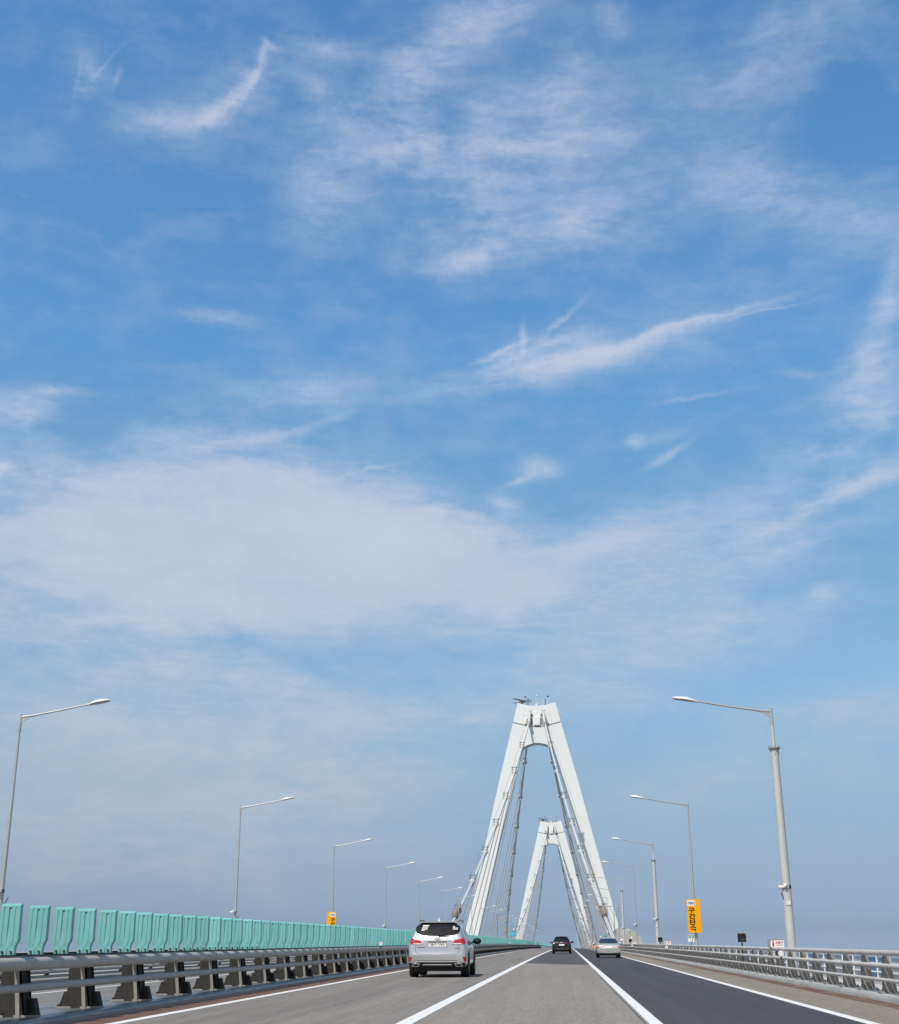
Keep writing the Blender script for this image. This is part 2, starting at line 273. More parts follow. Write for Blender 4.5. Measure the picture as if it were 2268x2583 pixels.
def asphalt(name, col, second=None, spot=0.22, streak=0.16, warm=(1, 1, 1)):
    """worn asphalt: fine grain, long wheel-track streaks, stains; `second` = newer surface beyond a cross joint"""
    m = bpy.data.materials.new(name); m.use_nodes = True; t = m.node_tree; N = t.nodes; K = t.links; b = N['Principled BSDF']
    b.inputs['Roughness'].default_value = 0.88; b.inputs['Specular IOR Level'].default_value = 0.3
    geo = N.new('ShaderNodeNewGeometry')
    def noise(scale, det, st=(1, 1, 1), rough=0.6):
        mp = N.new('ShaderNodeMapping'); mp.inputs['Scale'].default_value = st; K.new(geo.outputs['Position'], mp.inputs['Vector'])
        n = N.new('ShaderNodeTexNoise'); n.inputs['Scale'].default_value = scale; n.inputs['Detail'].default_value = det; n.inputs['Roughness'].default_value = rough
        K.new(mp.outputs[0], n.inputs['Vector']); return n.outputs['Fac']
    def mrange(v, a, b_, c, d):
        r = N.new('ShaderNodeMapRange'); r.inputs['From Min'].default_value = a; r.inputs['From Max'].default_value = b_
        r.inputs['To Min'].default_value = c; r.inputs['To Max'].default_value = d; K.new(v, r.inputs['Value']); return r.outputs[0]
    def mul(a, b_):
        n = N.new('ShaderNodeMath'); n.operation = 'MULTIPLY'; K.new(a, n.inputs[0]); K.new(b_, n.inputs[1]); return n.outputs[0]
    grain = mrange(noise(16, 6, (1, 0.09, 1), 0.8), 0.3, 0.7, 1 - spot, 1 + spot)
    tracks = mrange(noise(2.6, 5, (1, 0.012, 1)), 0.3, 0.7, 1 - streak, 1 + streak)
    blot = mrange(noise(0.5, 6, (1, 0.07, 1), 0.65), 0.3, 0.7, 0.90, 1.10)
    stain = mrange(noise(0.3, 7, (1, 0.10, 1), 0.7), 0.56, 0.72, 1.0, 0.86)
    k = mul(mul(mul(grain, tracks), blot), stain)
    base = N.new('ShaderNodeRGB'); base.outputs[0].default_value = (*col, 1); cur = base.outputs[0]
    if second:
        sp = N.new('ShaderNodeSeparateXYZ'); K.new(geo.outputs['Position'], sp.inputs[0])
        e = N.new('ShaderNodeMath'); e.operation = 'MULTIPLY_ADD'; K.new(sp.outputs[0], e.inputs[0]); e.inputs[1].default_value = second[2]; K.new(sp.outputs[1], e.inputs[2])
        st = N.new('ShaderNodeMath'); st.operation = 'GREATER_THAN'; K.new(e.outputs[0], st.inputs[0]); st.inputs[1].default_value = second[1]
        x = N.new('ShaderNodeMix'); x.data_type = 'RGBA'; K.new(st.outputs[0], x.inputs['Factor']); K.new(cur, x.inputs['A']); x.inputs['B'].default_value = (*second[0], 1); cur = x.outputs['Result']
    s = N.new('ShaderNodeVectorMath'); s.operation = 'SCALE'; K.new(cur, s.inputs[0]); K.new(k, s.inputs['Scale']); K.new(s.outputs[0], b.inputs['Base Color'])
    bp = N.new('ShaderNodeBump'); bp.inputs['Strength'].default_value = 0.25; bp.inputs['Distance'].default_value = 0.01
    K.new(noise(90, 3), bp.inputs['Height']); K.new(bp.outputs[0], b.inputs['Normal'])
    return m
M = {}
M['asph_old'] = asphalt('old_grey_asphalt', (0.218, 0.198, 0.173))
M['asph_ego'] = asphalt('patched_asphalt', (0.250, 0.225, 0.195), second=((0.086, 0.082, 0.081), 71.8, 1.77), streak=0.09)
M['asph_new'] = asphalt('new_dark_asphalt', (0.064, 0.062, 0.066), spot=0.12, streak=0.14)
M['asph_shoulder'] = asphalt('dusty_shoulder', (0.245, 0.210, 0.170), streak=0.05)
M['asph_opp'] = asphalt('opposite_asphalt', (0.205, 0.196, 0.182))
M['rust_dirt'] = mat('rusty_dirt', (0.128, 0.072, 0.049), 0.95, vary=0.45, vscale=5, stretch=(1, .3, 1), dirt=(0.25, 0.20, 0.16), dscale=1.5, damount=0.85)
M['rust_strip'] = mat('red_brown_strip', (0.150, 0.086, 0.060), 0.95, vary=0.25, vscale=6, stretch=(1, .2, 1), dirt=(0.10, 0.065, 0.05), dscale=1.2, damount=0.5)
M['paint_white'] = mat('road_paint', (0.78, 0.78, 0.76), 0.7, vary=0.10, vscale=14, dirt=(0.36, 0.35, 0.335), dscale=7, damount=0.75)
M['joint'] = mat('bitumen_joint', (0.075, 0.073, 0.07), 0.8)
M['rail_l'] = mat('weathered_rail', (0.44, 0.418, 0.375), 0.7, 0.05, vary=0.16, vscale=9, stretch=(1, .25, 1), dirt=(0.27, 0.255, 0.23), dscale=5, damount=0.6)
M['rail_r'] = mat('galvanised_rail', (0.52, 0.505, 0.475), 0.62, 0.05, vary=0.14, vscale=7, stretch=(1, .2, 1), dirt=(0.30, 0.29, 0.265), dscale=2.5, damount=0.5)
M['post_dark'] = mat('shaded_weathered_steel', (0.024, 0.022, 0.020), 0.8, 0.0, vary=0.35, vscale=10, dirt=(0.06, 0.048, 0.038), dscale=7, damount=0.4)  # weathered steel, base darkened to carry the shadow on the median posts
M['post_light'] = mat('sunlit_flange', (0.27, 0.255, 0.23), 0.65, 0.05, vary=0.2, vscale=12)  # paler than the post plates: sunlight painted into the traffic-facing flanges
M['post_r'] = mat('grey_steel_post', (0.135, 0.130, 0.118), 0.7, 0.05, vary=0.25, vscale=9, dirt=(0.10, 0.07, 0.05), dscale=6, damount=0.5)
M['kerb_l'] = mat('steel_kerb', (0.20, 0.225, 0.24), 0.35, 0.35, vary=0.2, vscale=5, stretch=(1, .2, 1), dirt=(0.06, 0.06, 0.06), dscale=3, damount=0.55)
M['kerb_r'] = mat('pale_steel_kerb', (0.43, 0.44, 0.425), 0.6, 0.05, vary=0.15, vscale=5, stretch=(1, .2, 1), dirt=(0.24, 0.15, 0.10), dscale=3.5, damount=0.7)
M['green'] = mat('green_plastic', (0.168, 0.462, 0.452), 0.5, vary=0.09, vscale=2.5, dirt=(0.25, 0.46, 0.445), dscale=2.2, damount=0.6, each=0.10)
M['bolt'] = mat('rusty_bolt', (0.10, 0.06, 0.04), 0.7, 0.3)
M['pole'] = mat('galvanised_pole', (0.46, 0.475, 0.47), 0.42, 0.35, vary=0.10, vscale=2.5, stretch=(1, 1, .3), dirt=(0.36, 0.33, 0.30), dscale=2, damount=0.4)
M['pole_thick'] = mat('zinc_pole', (0.52, 0.53, 0.515), 0.55, 0.12, vary=0.10, vscale=2, stretch=(1, 1, .4), dirt=(0.42, 0.38, 0.34), dscale=1.6, damount=0.4)
M['steel_dark'] = mat('dark_steel', (0.10, 0.10, 0.10), 0.5, 0.3)
M['flange'] = mat('flange_steel', (0.27, 0.27, 0.265), 0.55, 0.1)
M['lamp_body'] = mat('lamp_housing', (0.78, 0.78, 0.76), 0.35, vary=0.04)
M['lamp_glass'] = mat('lamp_lens', (0.34, 0.34, 0.33), 0.25)
M['tower'] = mat('white_tower_paint', (0.78, 0.805, 0.81), 0.6, vary=0.006, vscale=0.05, stretch=(1, 1, .25), dirt=(0.70, 0.72, 0.715), dscale=0.05, damount=0.3)
M['tower_seam'] = mat('grey_ledge', (0.22, 0.235, 0.24), 0.6)
M['tower_trim'] = mat('pale_grey_paint', (0.58, 0.60, 0.60), 0.55)
M['cable'] = mat('cable_wrap', (0.66, 0.68, 0.675), 0.5, vary=0.06, vscale=1.0)
M['band'] = mat('cable_clamp', (0.58, 0.585, 0.57), 0.5, vary=0.12, vscale=3)
M['hanger'] = mat('hanger_rope', (0.44, 0.44, 0.44), 0.55)
M['rope'] = mat('hand_rope', (0.16, 0.17, 0.18), 0.6)
M['yellow'] = mat('sign_yellow', (0.90, 0.375, 0.004), 0.6, vary=0.03, spec=0.15)
M['sign_white'] = mat('sign_white', (0.80, 0.80, 0.79), 0.5, vary=0.03)
M['sign_black'] = mat('sign_lettering', (0.030, 0.014, 0.010), 0.6)
M['sign_green'] = mat('sign_green', (0.012, 0.26, 0.16), 0.5)
M['red'] = mat('red_paint', (0.55, 0.035, 0.03), 0.45)
M['signal_black'] = mat('signal_housing', (0.022, 0.024, 0.030), 0.45, vary=0.2, vscale=6)
M['signal_lens'] = mat('dark_lens', (0.05, 0.055, 0.065), 0.25)
M['white_plastic'] = mat('white_plastic', (0.70, 0.70, 0.685), 0.5, vary=0.06, vscale=4)
M['concrete'] = mat('pale_concrete', (0.45, 0.44, 0.41), 0.85, vary=0.10, vscale=1.2, dirt=(0.33, 0.32, 0.30), dscale=0.8, damount=0.5)
M['walk'] = mat('walkway_concrete', (0.47, 0.475, 0.46), 0.8, vary=0.10, vscale=2)
M['blue_panel'] = mat('blue_fence_panel', (0.09, 0.22, 0.40), 0.35, vary=0.15, vscale=1.2)
M['grey_panel'] = mat('grey_fence_panel', (0.36, 0.39, 0.43), 0.45, vary=0.1)
M['blue'] = mat('cyan_sign', (0.02, 0.38, 0.58), 0.4)
M['netting'] = mat('brown_netting', (0.24, 0.205, 0.18), 0.9, vary=0.45, vscale=3.0, bump=0.6, bscale=6)
M['orange'] = mat('orange_plastic', (0.75, 0.26, 0.02), 0.5)
M['deck'] = mat('deck_steel', (0.25, 0.26, 0.27), 0.7)

# ================================================================== setting: sea, deck, road
def sea_mat():
    m = bpy.data.materials.new('sea_water'); m.use_nodes = True; t = m.node_tree; b = t.nodes['Principled BSDF']
    b.inputs['Base Color'].default_value = (0.035, 0.085, 0.115, 1); b.inputs['Roughness'].default_value = 0.22
    n = t.nodes.new('ShaderNodeTexNoise'); n.inputs['Scale'].default_value = 0.12; n.inputs['Detail'].default_value = 6
    g = t.nodes.new('ShaderNodeNewGeometry'); t.links.new(g.outputs['Position'], n.inputs['Vector'])
    bp = t.nodes.new('ShaderNodeBump'); bp.inputs['Strength'].default_value = 0.5; bp.inputs['Distance'].default_value = 1.0
    t.links.new(n.outputs['Fac'], bp.inputs['Height']); t.links.new(bp.outputs[0], b.inputs['Normal']); return m
mb = MB(); S_ = 30000
mb.add([(-S_, -S_, -42), (S_, -S_, -42), (S_, S_, -42), (-S_, S_, -42)], [(0, 1, 2, 3)])
tag(mb.build('sea', sea_mat()), kind='structure')

YS = [-24 + 6 * i for i in range(75)] + [440 + 20 * i for i in range(60)]      # stations to 1620 m
def strip(mb_, x0, x1, z, ys=YS, mi=0):
    mb_.mi = mi; b0 = len(mb_.v); mb_.add([R(x, y, z) for y in ys for x in (x0, x1)], [(2 * i, 2 * i + 1, 2 * i + 3, 2 * i + 2) for i in range(len(ys) - 1)])
mb = MB(); mb.sweep([(-23.0, -0.02), (-23.0, -2.2), (10.3, -2.2), (10.3, -0.02)], YS)
tag(mb.build('bridge_deck', M['deck']), kind='structure')
road_cols = [(-7.62, -6.98, 0), (-6.98, -2.44, 1), (-2.44, 1.27, 2), (1.27, 4.42, 3), (4.42, 5.78, 4), (5.78, 6.26, 5)]
mb = MB()
for x0, x1, mi in road_cols: strip(mb, x0, x1, 0.0, mi=mi)
road = mb.build('road', [M['rust_strip'], M['asph_old'], M['asph_ego'], M['asph_new'], M['asph_shoulder'], M['rust_dirt']])
tag(road, kind='structure')
mb = MB(); strip(mb, -18.0, -9.1, 0.0); tag(mb.build('opposite_road', M['asph_opp']), kind='structure')
def marking(x0, x1):
    o = MB(); strip(o, x0, x1, 0.005); tag(o.build('road_marking', M['paint_white']), kind='structure')
for x0, x1 in ((-6.99, -6.78), (-2.56, -2.31), (1.20, 1.395), (4.33, 4.52), (-17.35, -17.17), (-13.0, -12.85)): marking(x0, x1)
mb = MB(); strip(mb, 1.135, 1.16, 0.004, [12 + 3 * i for i in range(16)]); tag(mb.build('tar_joint', M['joint']), kind='structure')
# kerb plates under the rails
mb = MB(); mb.sweep([(-7.60, -0.01), (-7.60, 0.085), (-7.66, 0.125), (-7.74, 0.130), (-9.05, 0.130), (-9.12, 0.09), (-9.12, -0.01)], YS)
tag(mb.build('median_kerb', M['kerb_l'], smooth=True, angle=35), kind='structure')
mb = MB(); mb.sweep([(6.24, -0.01), (6.24, 0.07), (6.27, 0.12), (6.33, 0.135), (6.84, 0.135), (6.86, 0.10), (6.86, -0.01)], YS)
tag(mb.build('shoulder_kerb', M['kerb_r'], smooth=True, angle=35), kind='structure')
mb = MB(); mb.sweep([(6.87, -0.01), (6.87, 0.03), (8.55, 0.03), (8.55, -0.01)], YS)
tag(mb.build('walkway', M['walk']), kind='structure')
mb = MB(); mb.sweep([(-18.05, -0.01), (-18.05, 0.13), (-20.3, 0.13), (-20.3, -0.01)], YS)
tag(mb.build('far_walkway', M['walk']), kind='structure')

# ================================================================== guardrails
YR = [-6 + 3 * i for i in range(36)] + [105 + 6 * i for i in range(60)] + [480 + 20 * i for i in range(36)]
def rail(x, z, r, n, ys=YR, sy=1.0):
    o = MB(); o.sweep([(x + r * cos(2 * pi * k / n), z + r * sy * sin(2 * pi * k / n)) for k in range(n)], ys); return o
def collars(o, x, z, r, ys):                     # sleeve joints with bolts underneath
    for y in ys:
        o.sweep([(x + r * cos(2 * pi * k / 12), z + r * sin(2 * pi * k / 12)) for k in range(12)], [y, y + 0.012])
        for s in (-0.16, -0.08, 0.08, 0.16): o.sweep([(x - .02, z - r - .03), (x + .02, z - r - .03), (x + .02, z - r + .02), (x - .02, z - r + .02)], [y + s - .012, y + s + .012])
med = empty('median_guardrail', R(-8.3, 18, 0.13))
tag(med, 'dark two-rail steel guardrail on the median with wide flared posts under the green screen', 'guardrail')
def child(o, name, m, parent, smooth=True, angle=40):                # world-space mesh made a child
    c = o.build(name, m, None, smooth, angle); c.parent = parent; c.matrix_parent_inverse = parent.matrix_basis.inverted(); return c
o = rail(-7.97, 0.875, 0.092, 16); collars(o, -7.97, 0.875, 0.094, [26.2 + 11.08 * i for i in range(-1, 30)]); child(o, 'top_rail', M['rail_l'], med)
o = rail(-7.95, 0.545, 0.058, 14); collars(o, -7.95, 0.545, 0.061, [26.2 + 11.08 * i for i in range(-1, 30)]); child(o, 'middle_rail', M['rail_l'], med)
o = rail(-8.95, 0.965, 0.070, 12); child(o, 'top_rail', M['rail_l'], med)
o = rail(-8.97, 0.545, 0.05, 12); child(o, 'middle_rail', M['rail_l'], med)
o = MB(); o.sweep([(-8.28, 0.985), (-8.02, 0.985), (-8.02, 1.0), (-8.26, 1.0), (-8.26, 1.03), (-8.28, 1.03)], YR); child(o, 'mounting_rail', M['post_dark'], med, smooth=False)
def median_post_mesh():
    """flared plate post facing the traffic, a rib, a side plate and two bolted feet; origin at the foot, width along X"""
    o = MB(); o.mi = 0
    o.prism([(-0.50, 0.0), (-0.02, 0.0), (-0.06, 0.30), (-0.16, 0.74), (-0.44, 0.74), (-0.44, 0.30)], 0.0, 0.02)
    o.prism([(-0.14, 0.0), (-0.02, 0.0), (-0.06, 0.30), (-0.13, 0.74), (-0.22, 0.74), (-0.18, 0.30)], 0.26, 0.28)
    o.hexa([(-0.05, 0, 0), (-0.02, 0, 0), (-0.05, .30, 0), (-0.02, .30, 0), (-0.19, 0, .74), (-0.16, 0, .74), (-0.19, .30, .74), (-0.16, .30, .74)])
    for x, y in ((-0.47, 0.02), (0.0, 0.14)):                         # gussets
        o.prism([(x - .11, 0), (x + .11, 0), (x + .03, .26), (x - .03, .26)], y, y + 0.16)
    o.mi = 1
    o.hexa([(-0.145, -.035, 0), (-0.085, -.035, 0), (-0.145, 0, 0), (-0.085, 0, 0), (-0.245, -.035, .74), (-0.175, -.035, .74), (-0.245, 0, .74), (-0.175, 0, .74)])
    for x, y in ((-0.46, 0.08), (-0.02, 0.14)):
        o.mi = 1; o.box(x - .17, x + .13, y - .15, y + .15, 0, 0.028)
        o.mi = 0
        for bx in (-.1, .08):
            for by in (-.1, .1): o.box(x + bx - .022, x + bx + .022, y + by - .022, y + by + .022, .028, .062)
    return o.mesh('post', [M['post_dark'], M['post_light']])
pm = median_post_mesh()
posts_y = [19.6 + 2.74 * (i - 1) for i in range(142)]
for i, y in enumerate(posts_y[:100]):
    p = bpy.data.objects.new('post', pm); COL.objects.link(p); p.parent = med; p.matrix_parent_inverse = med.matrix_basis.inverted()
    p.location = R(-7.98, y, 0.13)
def stuff_copies(name, me, locs, mats, parent, scale=(1, 1, 1)):      # the far rest of a row as ONE object
    o = MB()
    for L in locs:
        b = len(o.v); o.v += [(v.co.x * scale[0] + L.x, v.co.y * scale[1] + L.y, v.co.z * scale[2] + L.z) for v in me.vertices]
        for f in me.polygons: o.f.append([k + b for k in f.vertices]); o.m.append(f.material_index)
    m_ = bpy.data.meshes.new(name); m_.from_pydata(o.v, [], o.f)
    for mm in mats: m_.materials.append(mm)
    m_.polygons.foreach_set('material_index', o.m)
    c = bpy.data.objects.new(name, m_); COL.objects.link(c)
    if parent: c.parent = parent; c.matrix_parent_inverse = parent.matrix_basis.inverted()
    return tag(c, kind='stuff')
stuff_copies('far_posts', pm, [R(-7.98, y, 0.13) for y in posts_y[100:]], [M['post_dark'], M['post_light']], med)

# ---- green anti-glare panels on the median
def glare_panel_mesh():
    Hh, t = 0.72, 0.045
    def hw(z):
        u = z / Hh
        if u < 0.13: return 0.118 + 0.004 * u
        if u < 0.31:
            k = (u - 0.13) / 0.18; k = k * k * (3 - 2 * k); return 0.1185 + k * 0.0475
        return 0.166 - 0.008 * (u - 0.31) / 0.69
    zs = [0, .03, .07, .10, .115, .15, .19, .22, .245, .30, .38, .46, .54, .62, .655, .67, .69, .708, .72]
    xs = [-1, -.93, -.62, -.56, -.50, -.44, -.14, -.07, 0, .07, .14, .44, .50, .56, .62, .93, 1]
    nz, nx = len(zs), len(xs); vs = []
    for z in zs:
        for x in xs:
            y = -t
            a = abs(x)
            if .115 < z < .665:
                if a <= .075: y += 0.020 * min(1, (z - .10) / .25)
                if .49 < a < .57: y += 0.010
            if z < .10 and a < .05: y -= 0.012
            if z <= .115 and a > .3: y += 0.008
            if a > .95: y += 0.018
            if z > .69: y += 0.040 * (z - .69) / .03
            w = hw(z); ctr = 0.0
            vs.append((x * w + ctr, y, z))
    for z in zs:
        w = hw(z)
        for x in xs: vs.append((x * w, t - (0.018 if abs(x) > .95 else 0), z))
    B0 = nz * nx; fs = []
    for j in range(nz - 1):
        for i in range(nx - 1):
            a = j * nx + i; fs.append((a, a + 1, a + nx + 1, a + nx)); fs.append((B0 + a, B0 + a + nx, B0 + a + nx + 1, B0 + a + 1))
        fs.append((j * nx, (j + 1) * nx, B0 + (j + 1) * nx, B0 + j * nx)); e = j * nx + nx - 1
        fs.append((e, B0 + e, B0 + e + nx, e + nx))
    for i in range(nx - 1):
        fs.append((i, B0 + i, B0 + i + 1, i + 1)); a = (nz - 1) * nx + i; fs.append((a, a + 1, B0 + a + 1, B0 + a))
    o = MB(); o.add(vs, fs); return o.mesh('panel', M['green'], smooth=True, angle=28)
gm = glare_panel_mesh()
bo = MB(); bo.box(-.014, .014, -.068, -.04, .028, .056)
boltm = bo.mesh('bolt', M['bolt'])
pan_y = [19.05 + 1.045 * i for i in range(760)]
ordn = ['nearest the camera with the lamp post behind its edge', 'second from the near end of the row', 'third from the near end of the row', 'fourth from the near end of the row', 'fifth from the near end of the row', 'sixth from the near end of the row', 'seventh from the near end of the row', 'eighth from the near end, touching the next panel']
for i, y in enumerate(pan_y[:300]):
    p = bpy.data.objects.new('glare_panel', gm); COL.objects.link(p); p.location = R(-8.13 , y, 1.005)
    lab = 'green ribbed anti-glare panel ' + ordn[i] if i < len(ordn) else 'green ribbed anti-glare panel in the overlapping run on the median guardrail'
    tag(p, lab, 'glare panel', 'green anti-glare panels on the median guardrail')
    p.rotation_euler = (random.uniform(-.012, .012), random.uniform(-.012, .012), random.uniform(-.05, .05))
    for s in (-.065, .065):
        if i < 16: q = bpy.data.objects.new('bolt', boltm); COL.objects.link(q); q.parent = p; q.location = (s, 0, 0)
o = MB(); o.prism([(-.118, 0), (.118, 0), (.165, .22), (.158, .72), (-.158, .72), (-.165, .22)], -.045, .045)
fg = stuff_copies('glare_panels', o.mesh('panel_far', M['green']), [R(-8.13, y, 1.005) for y in pan_y[300:]], [M['green']], None)
tag(fg, 'far end of the green anti-glare screen dipping over the crest', 'glare screen', 'green anti-glare panels on the median guardrail')

# ---- right guardrail
rg = empty('shoulder_guardrail', R(6.5, 27, 0.135))
tag(rg, 'pale galvanised three-rail guardrail along the right shoulder on closely spaced posts', 'guardrail')
for nm, x, z, r in (('top_rail', 6.40, 0.905, 0.056), ('middle_rail', 6.36, 0.66, 0.047), ('bottom_rail', 6.33, 0.395, 0.038)):
    o = rail(x, z, r, 14); collars(o, x, z, r + 0.003, [43.2 + 11.6 * i + (0 if nm == 'top_rail' else -2.4) for i in range(-2, 30)]); child(o, nm, M['rail_r'], rg)
def right_post_mesh():
    o = MB(); o.mi = 0
    o.prism([(-.08, 0), (.16, 0), (.13, .25), (.06, .74), (.0, .74), (-.06, .42)], 0, 0.16)
    o.prism([(-.12, 0), (.20, 0), (.14, .20), (-.07, .20)], .06, .09)
    o.mi = 1
    o.prism([(-.10, 0), (.18, 0), (.145, .25), (.075, .755), (-.012, .755), (-.072, .42)], -.022, 0)
    o.box(-.16, .24, -.10, .24, 0, .022)
    for bx, by in ((-.12, -.06), (.2, -.06), (-.12, .2), (.2, .2)): o.box(bx - .018, bx + .018, by - .018, by + .018, .022, .05)
    return o.mesh('post', [M['post_r'], M['post_light']])
rpm = right_post_mesh()
rposts = [26.1 + 1.93 * (i - 2) for i in range(200)]
for y in rposts[:100]:
    p = bpy.data.objects.new('post', rpm); COL.objects.link(p); p.parent = rg; p.matrix_parent_inverse = rg.matrix_basis.inverted(); p.location = R(6.46, y, 0.135)
stuff_copies('far_posts', rpm, [R(6.46, y, 0.135) for y in rposts[100:]], [M['post_r'], M['post_light']], rg)

# ---- outer fences: white pipe frame with blue and grey sheets
def fence(x, zb, name, label, y0, y1, step, ht):
    root = empty(name, R(x, y0, zb)); tag(root, label, 'fence')
    n = int((y1 - y0) / step); fr = MB(); ys = [y0 + step * i for i in range(n + 1)]
    for z in (0.30, 0.52, ht): fr.sweep([(x + .022 * cos(2 * pi * k / 8), zb + z + .022 * sin(2 * pi * k / 8)) for k in range(8)], ys)
    for y in ys: fr.tube([R(x, y, zb), R(x, y, zb + ht)], .024, 8)
    child(fr, 'pipe_frame', M['white_plastic'], root)
    for mi, nm in ((0, 'blue_sheet'), (1, 'grey_sheet')):
        rnd = random.Random(3); rest = MB(); used = 0
        for i in range(n):
            k = 0 if rnd.random() < 0.62 else 1
            if k != mi: continue
            o = MB() if used < 60 else rest; used += 1
            o.sweep([(x + .03, zb + .06), (x + .04, zb + .06), (x + .04, zb + ht - .06), (x + .03, zb + ht - .06)], [ys[i] + .05, ys[i + 1] - .05])
            if o is not rest: child(o, nm, M['blue_panel'] if mi == 0 else M['grey_panel'], root, smooth=False)
        if rest.v: tag(child(rest, 'far_' + nm, M['blue_panel'] if mi == 0 else M['grey_panel'], root, smooth=False), kind='stuff')
    kb = MB(); kb.sweep([(x - .12, zb), (x + .12, zb), (x + .12, zb + .16), (x - .12, zb + .16)], ys); child(kb, 'plinth', M['walk'], root, smooth=False)
fence(8.42, 0.03, 'walkway_fence', 'white pipe fence with blue sheets behind the right guardrail', 24, 330, 1.5, 0.74)
fence(-19.6, 0.13, 'walkway_fence', 'pipe fence with blue and grey sheets beyond the opposite carriageway', 30, 330, 2.2, 0.62)
og = empty('opposite_guardrail', R(-17.8, 30, 0.13)); tag(og, 'grey tubular guardrail at the far edge of the opposite carriageway', 'guardrail')
for nm, z, r in (('top_rail', 0.66, .06), ('bottom_rail', 0.24, .075)):
    child(rail(-18.15 + .2, z, r, 10), nm, M['rail_l'], og)
o = MB(); o.prism([(-.06, 0), (.06, 0), (.05, .6), (-.05, .6)], -.07, .07); opm = o.mesh('post', M['post_dark'])
for i in range(60):
    p = bpy.data.objects.new('post', opm); COL.objects.link(p); p.parent = og; p.matrix_parent_inverse = og.matrix_basis.inverted(); p.location = R(-17.98, 30 + 3.9 * i, 0.12)

# ---- delineators on the rails
def delineator_mesh():
    o = MB(); n = 20
    o.tube([(0, 0, 0), (0, -.035, 0)], .085, 20); return o.mesh('reflector_disc', M['white_plastic'], smooth=True)
dm = delineator_mesh(); o = MB(); o.box(-.02, .02, 0, .05, -.16, .02); o.box(-.05, .05, -.0, .06, -.18, -.15); dbm = o.mesh('bracket', M['steel_dark'])
def delineator(x, y, z, label, group, sc=1.0):
    root = empty('delineator', R(x, y, z)); tag(root, label, 'delineator', group)
    for nm, me in (('reflector_disc', dm), ('bracket', dbm)):
        c = bpy.data.objects.new(nm, me); COL.objects.link(c); c.parent = root; c.scale = (sc,) * 3
gr_ = 'round white delineators on the guardrails'
for i, (y, lab) in enumerate(((40.2, 'round white delineator on the right guardrail below the extinguisher box'), (85.0, 'round white delineator on the right guardrail just left of the yellow sign post'), (129.3, 'small white delineator on the right guardrail beside the silver sedan'))):
    delineator(6.30, y, 0.79, lab, gr_)
for i, (y, lab) in enumerate(((56.5, 'white delineator on the median rail left of the silver SUV'), (121.7, 'white delineator on the median rail just past the silver SUV mirror'), (187.4, 'second white delineator beyond the silver SUV on the median rail'), (249.1, 'farthest distinct white delineator on the median rail near the crest'))):
    delineator(-7.80, y, 1.10, lab, gr_)

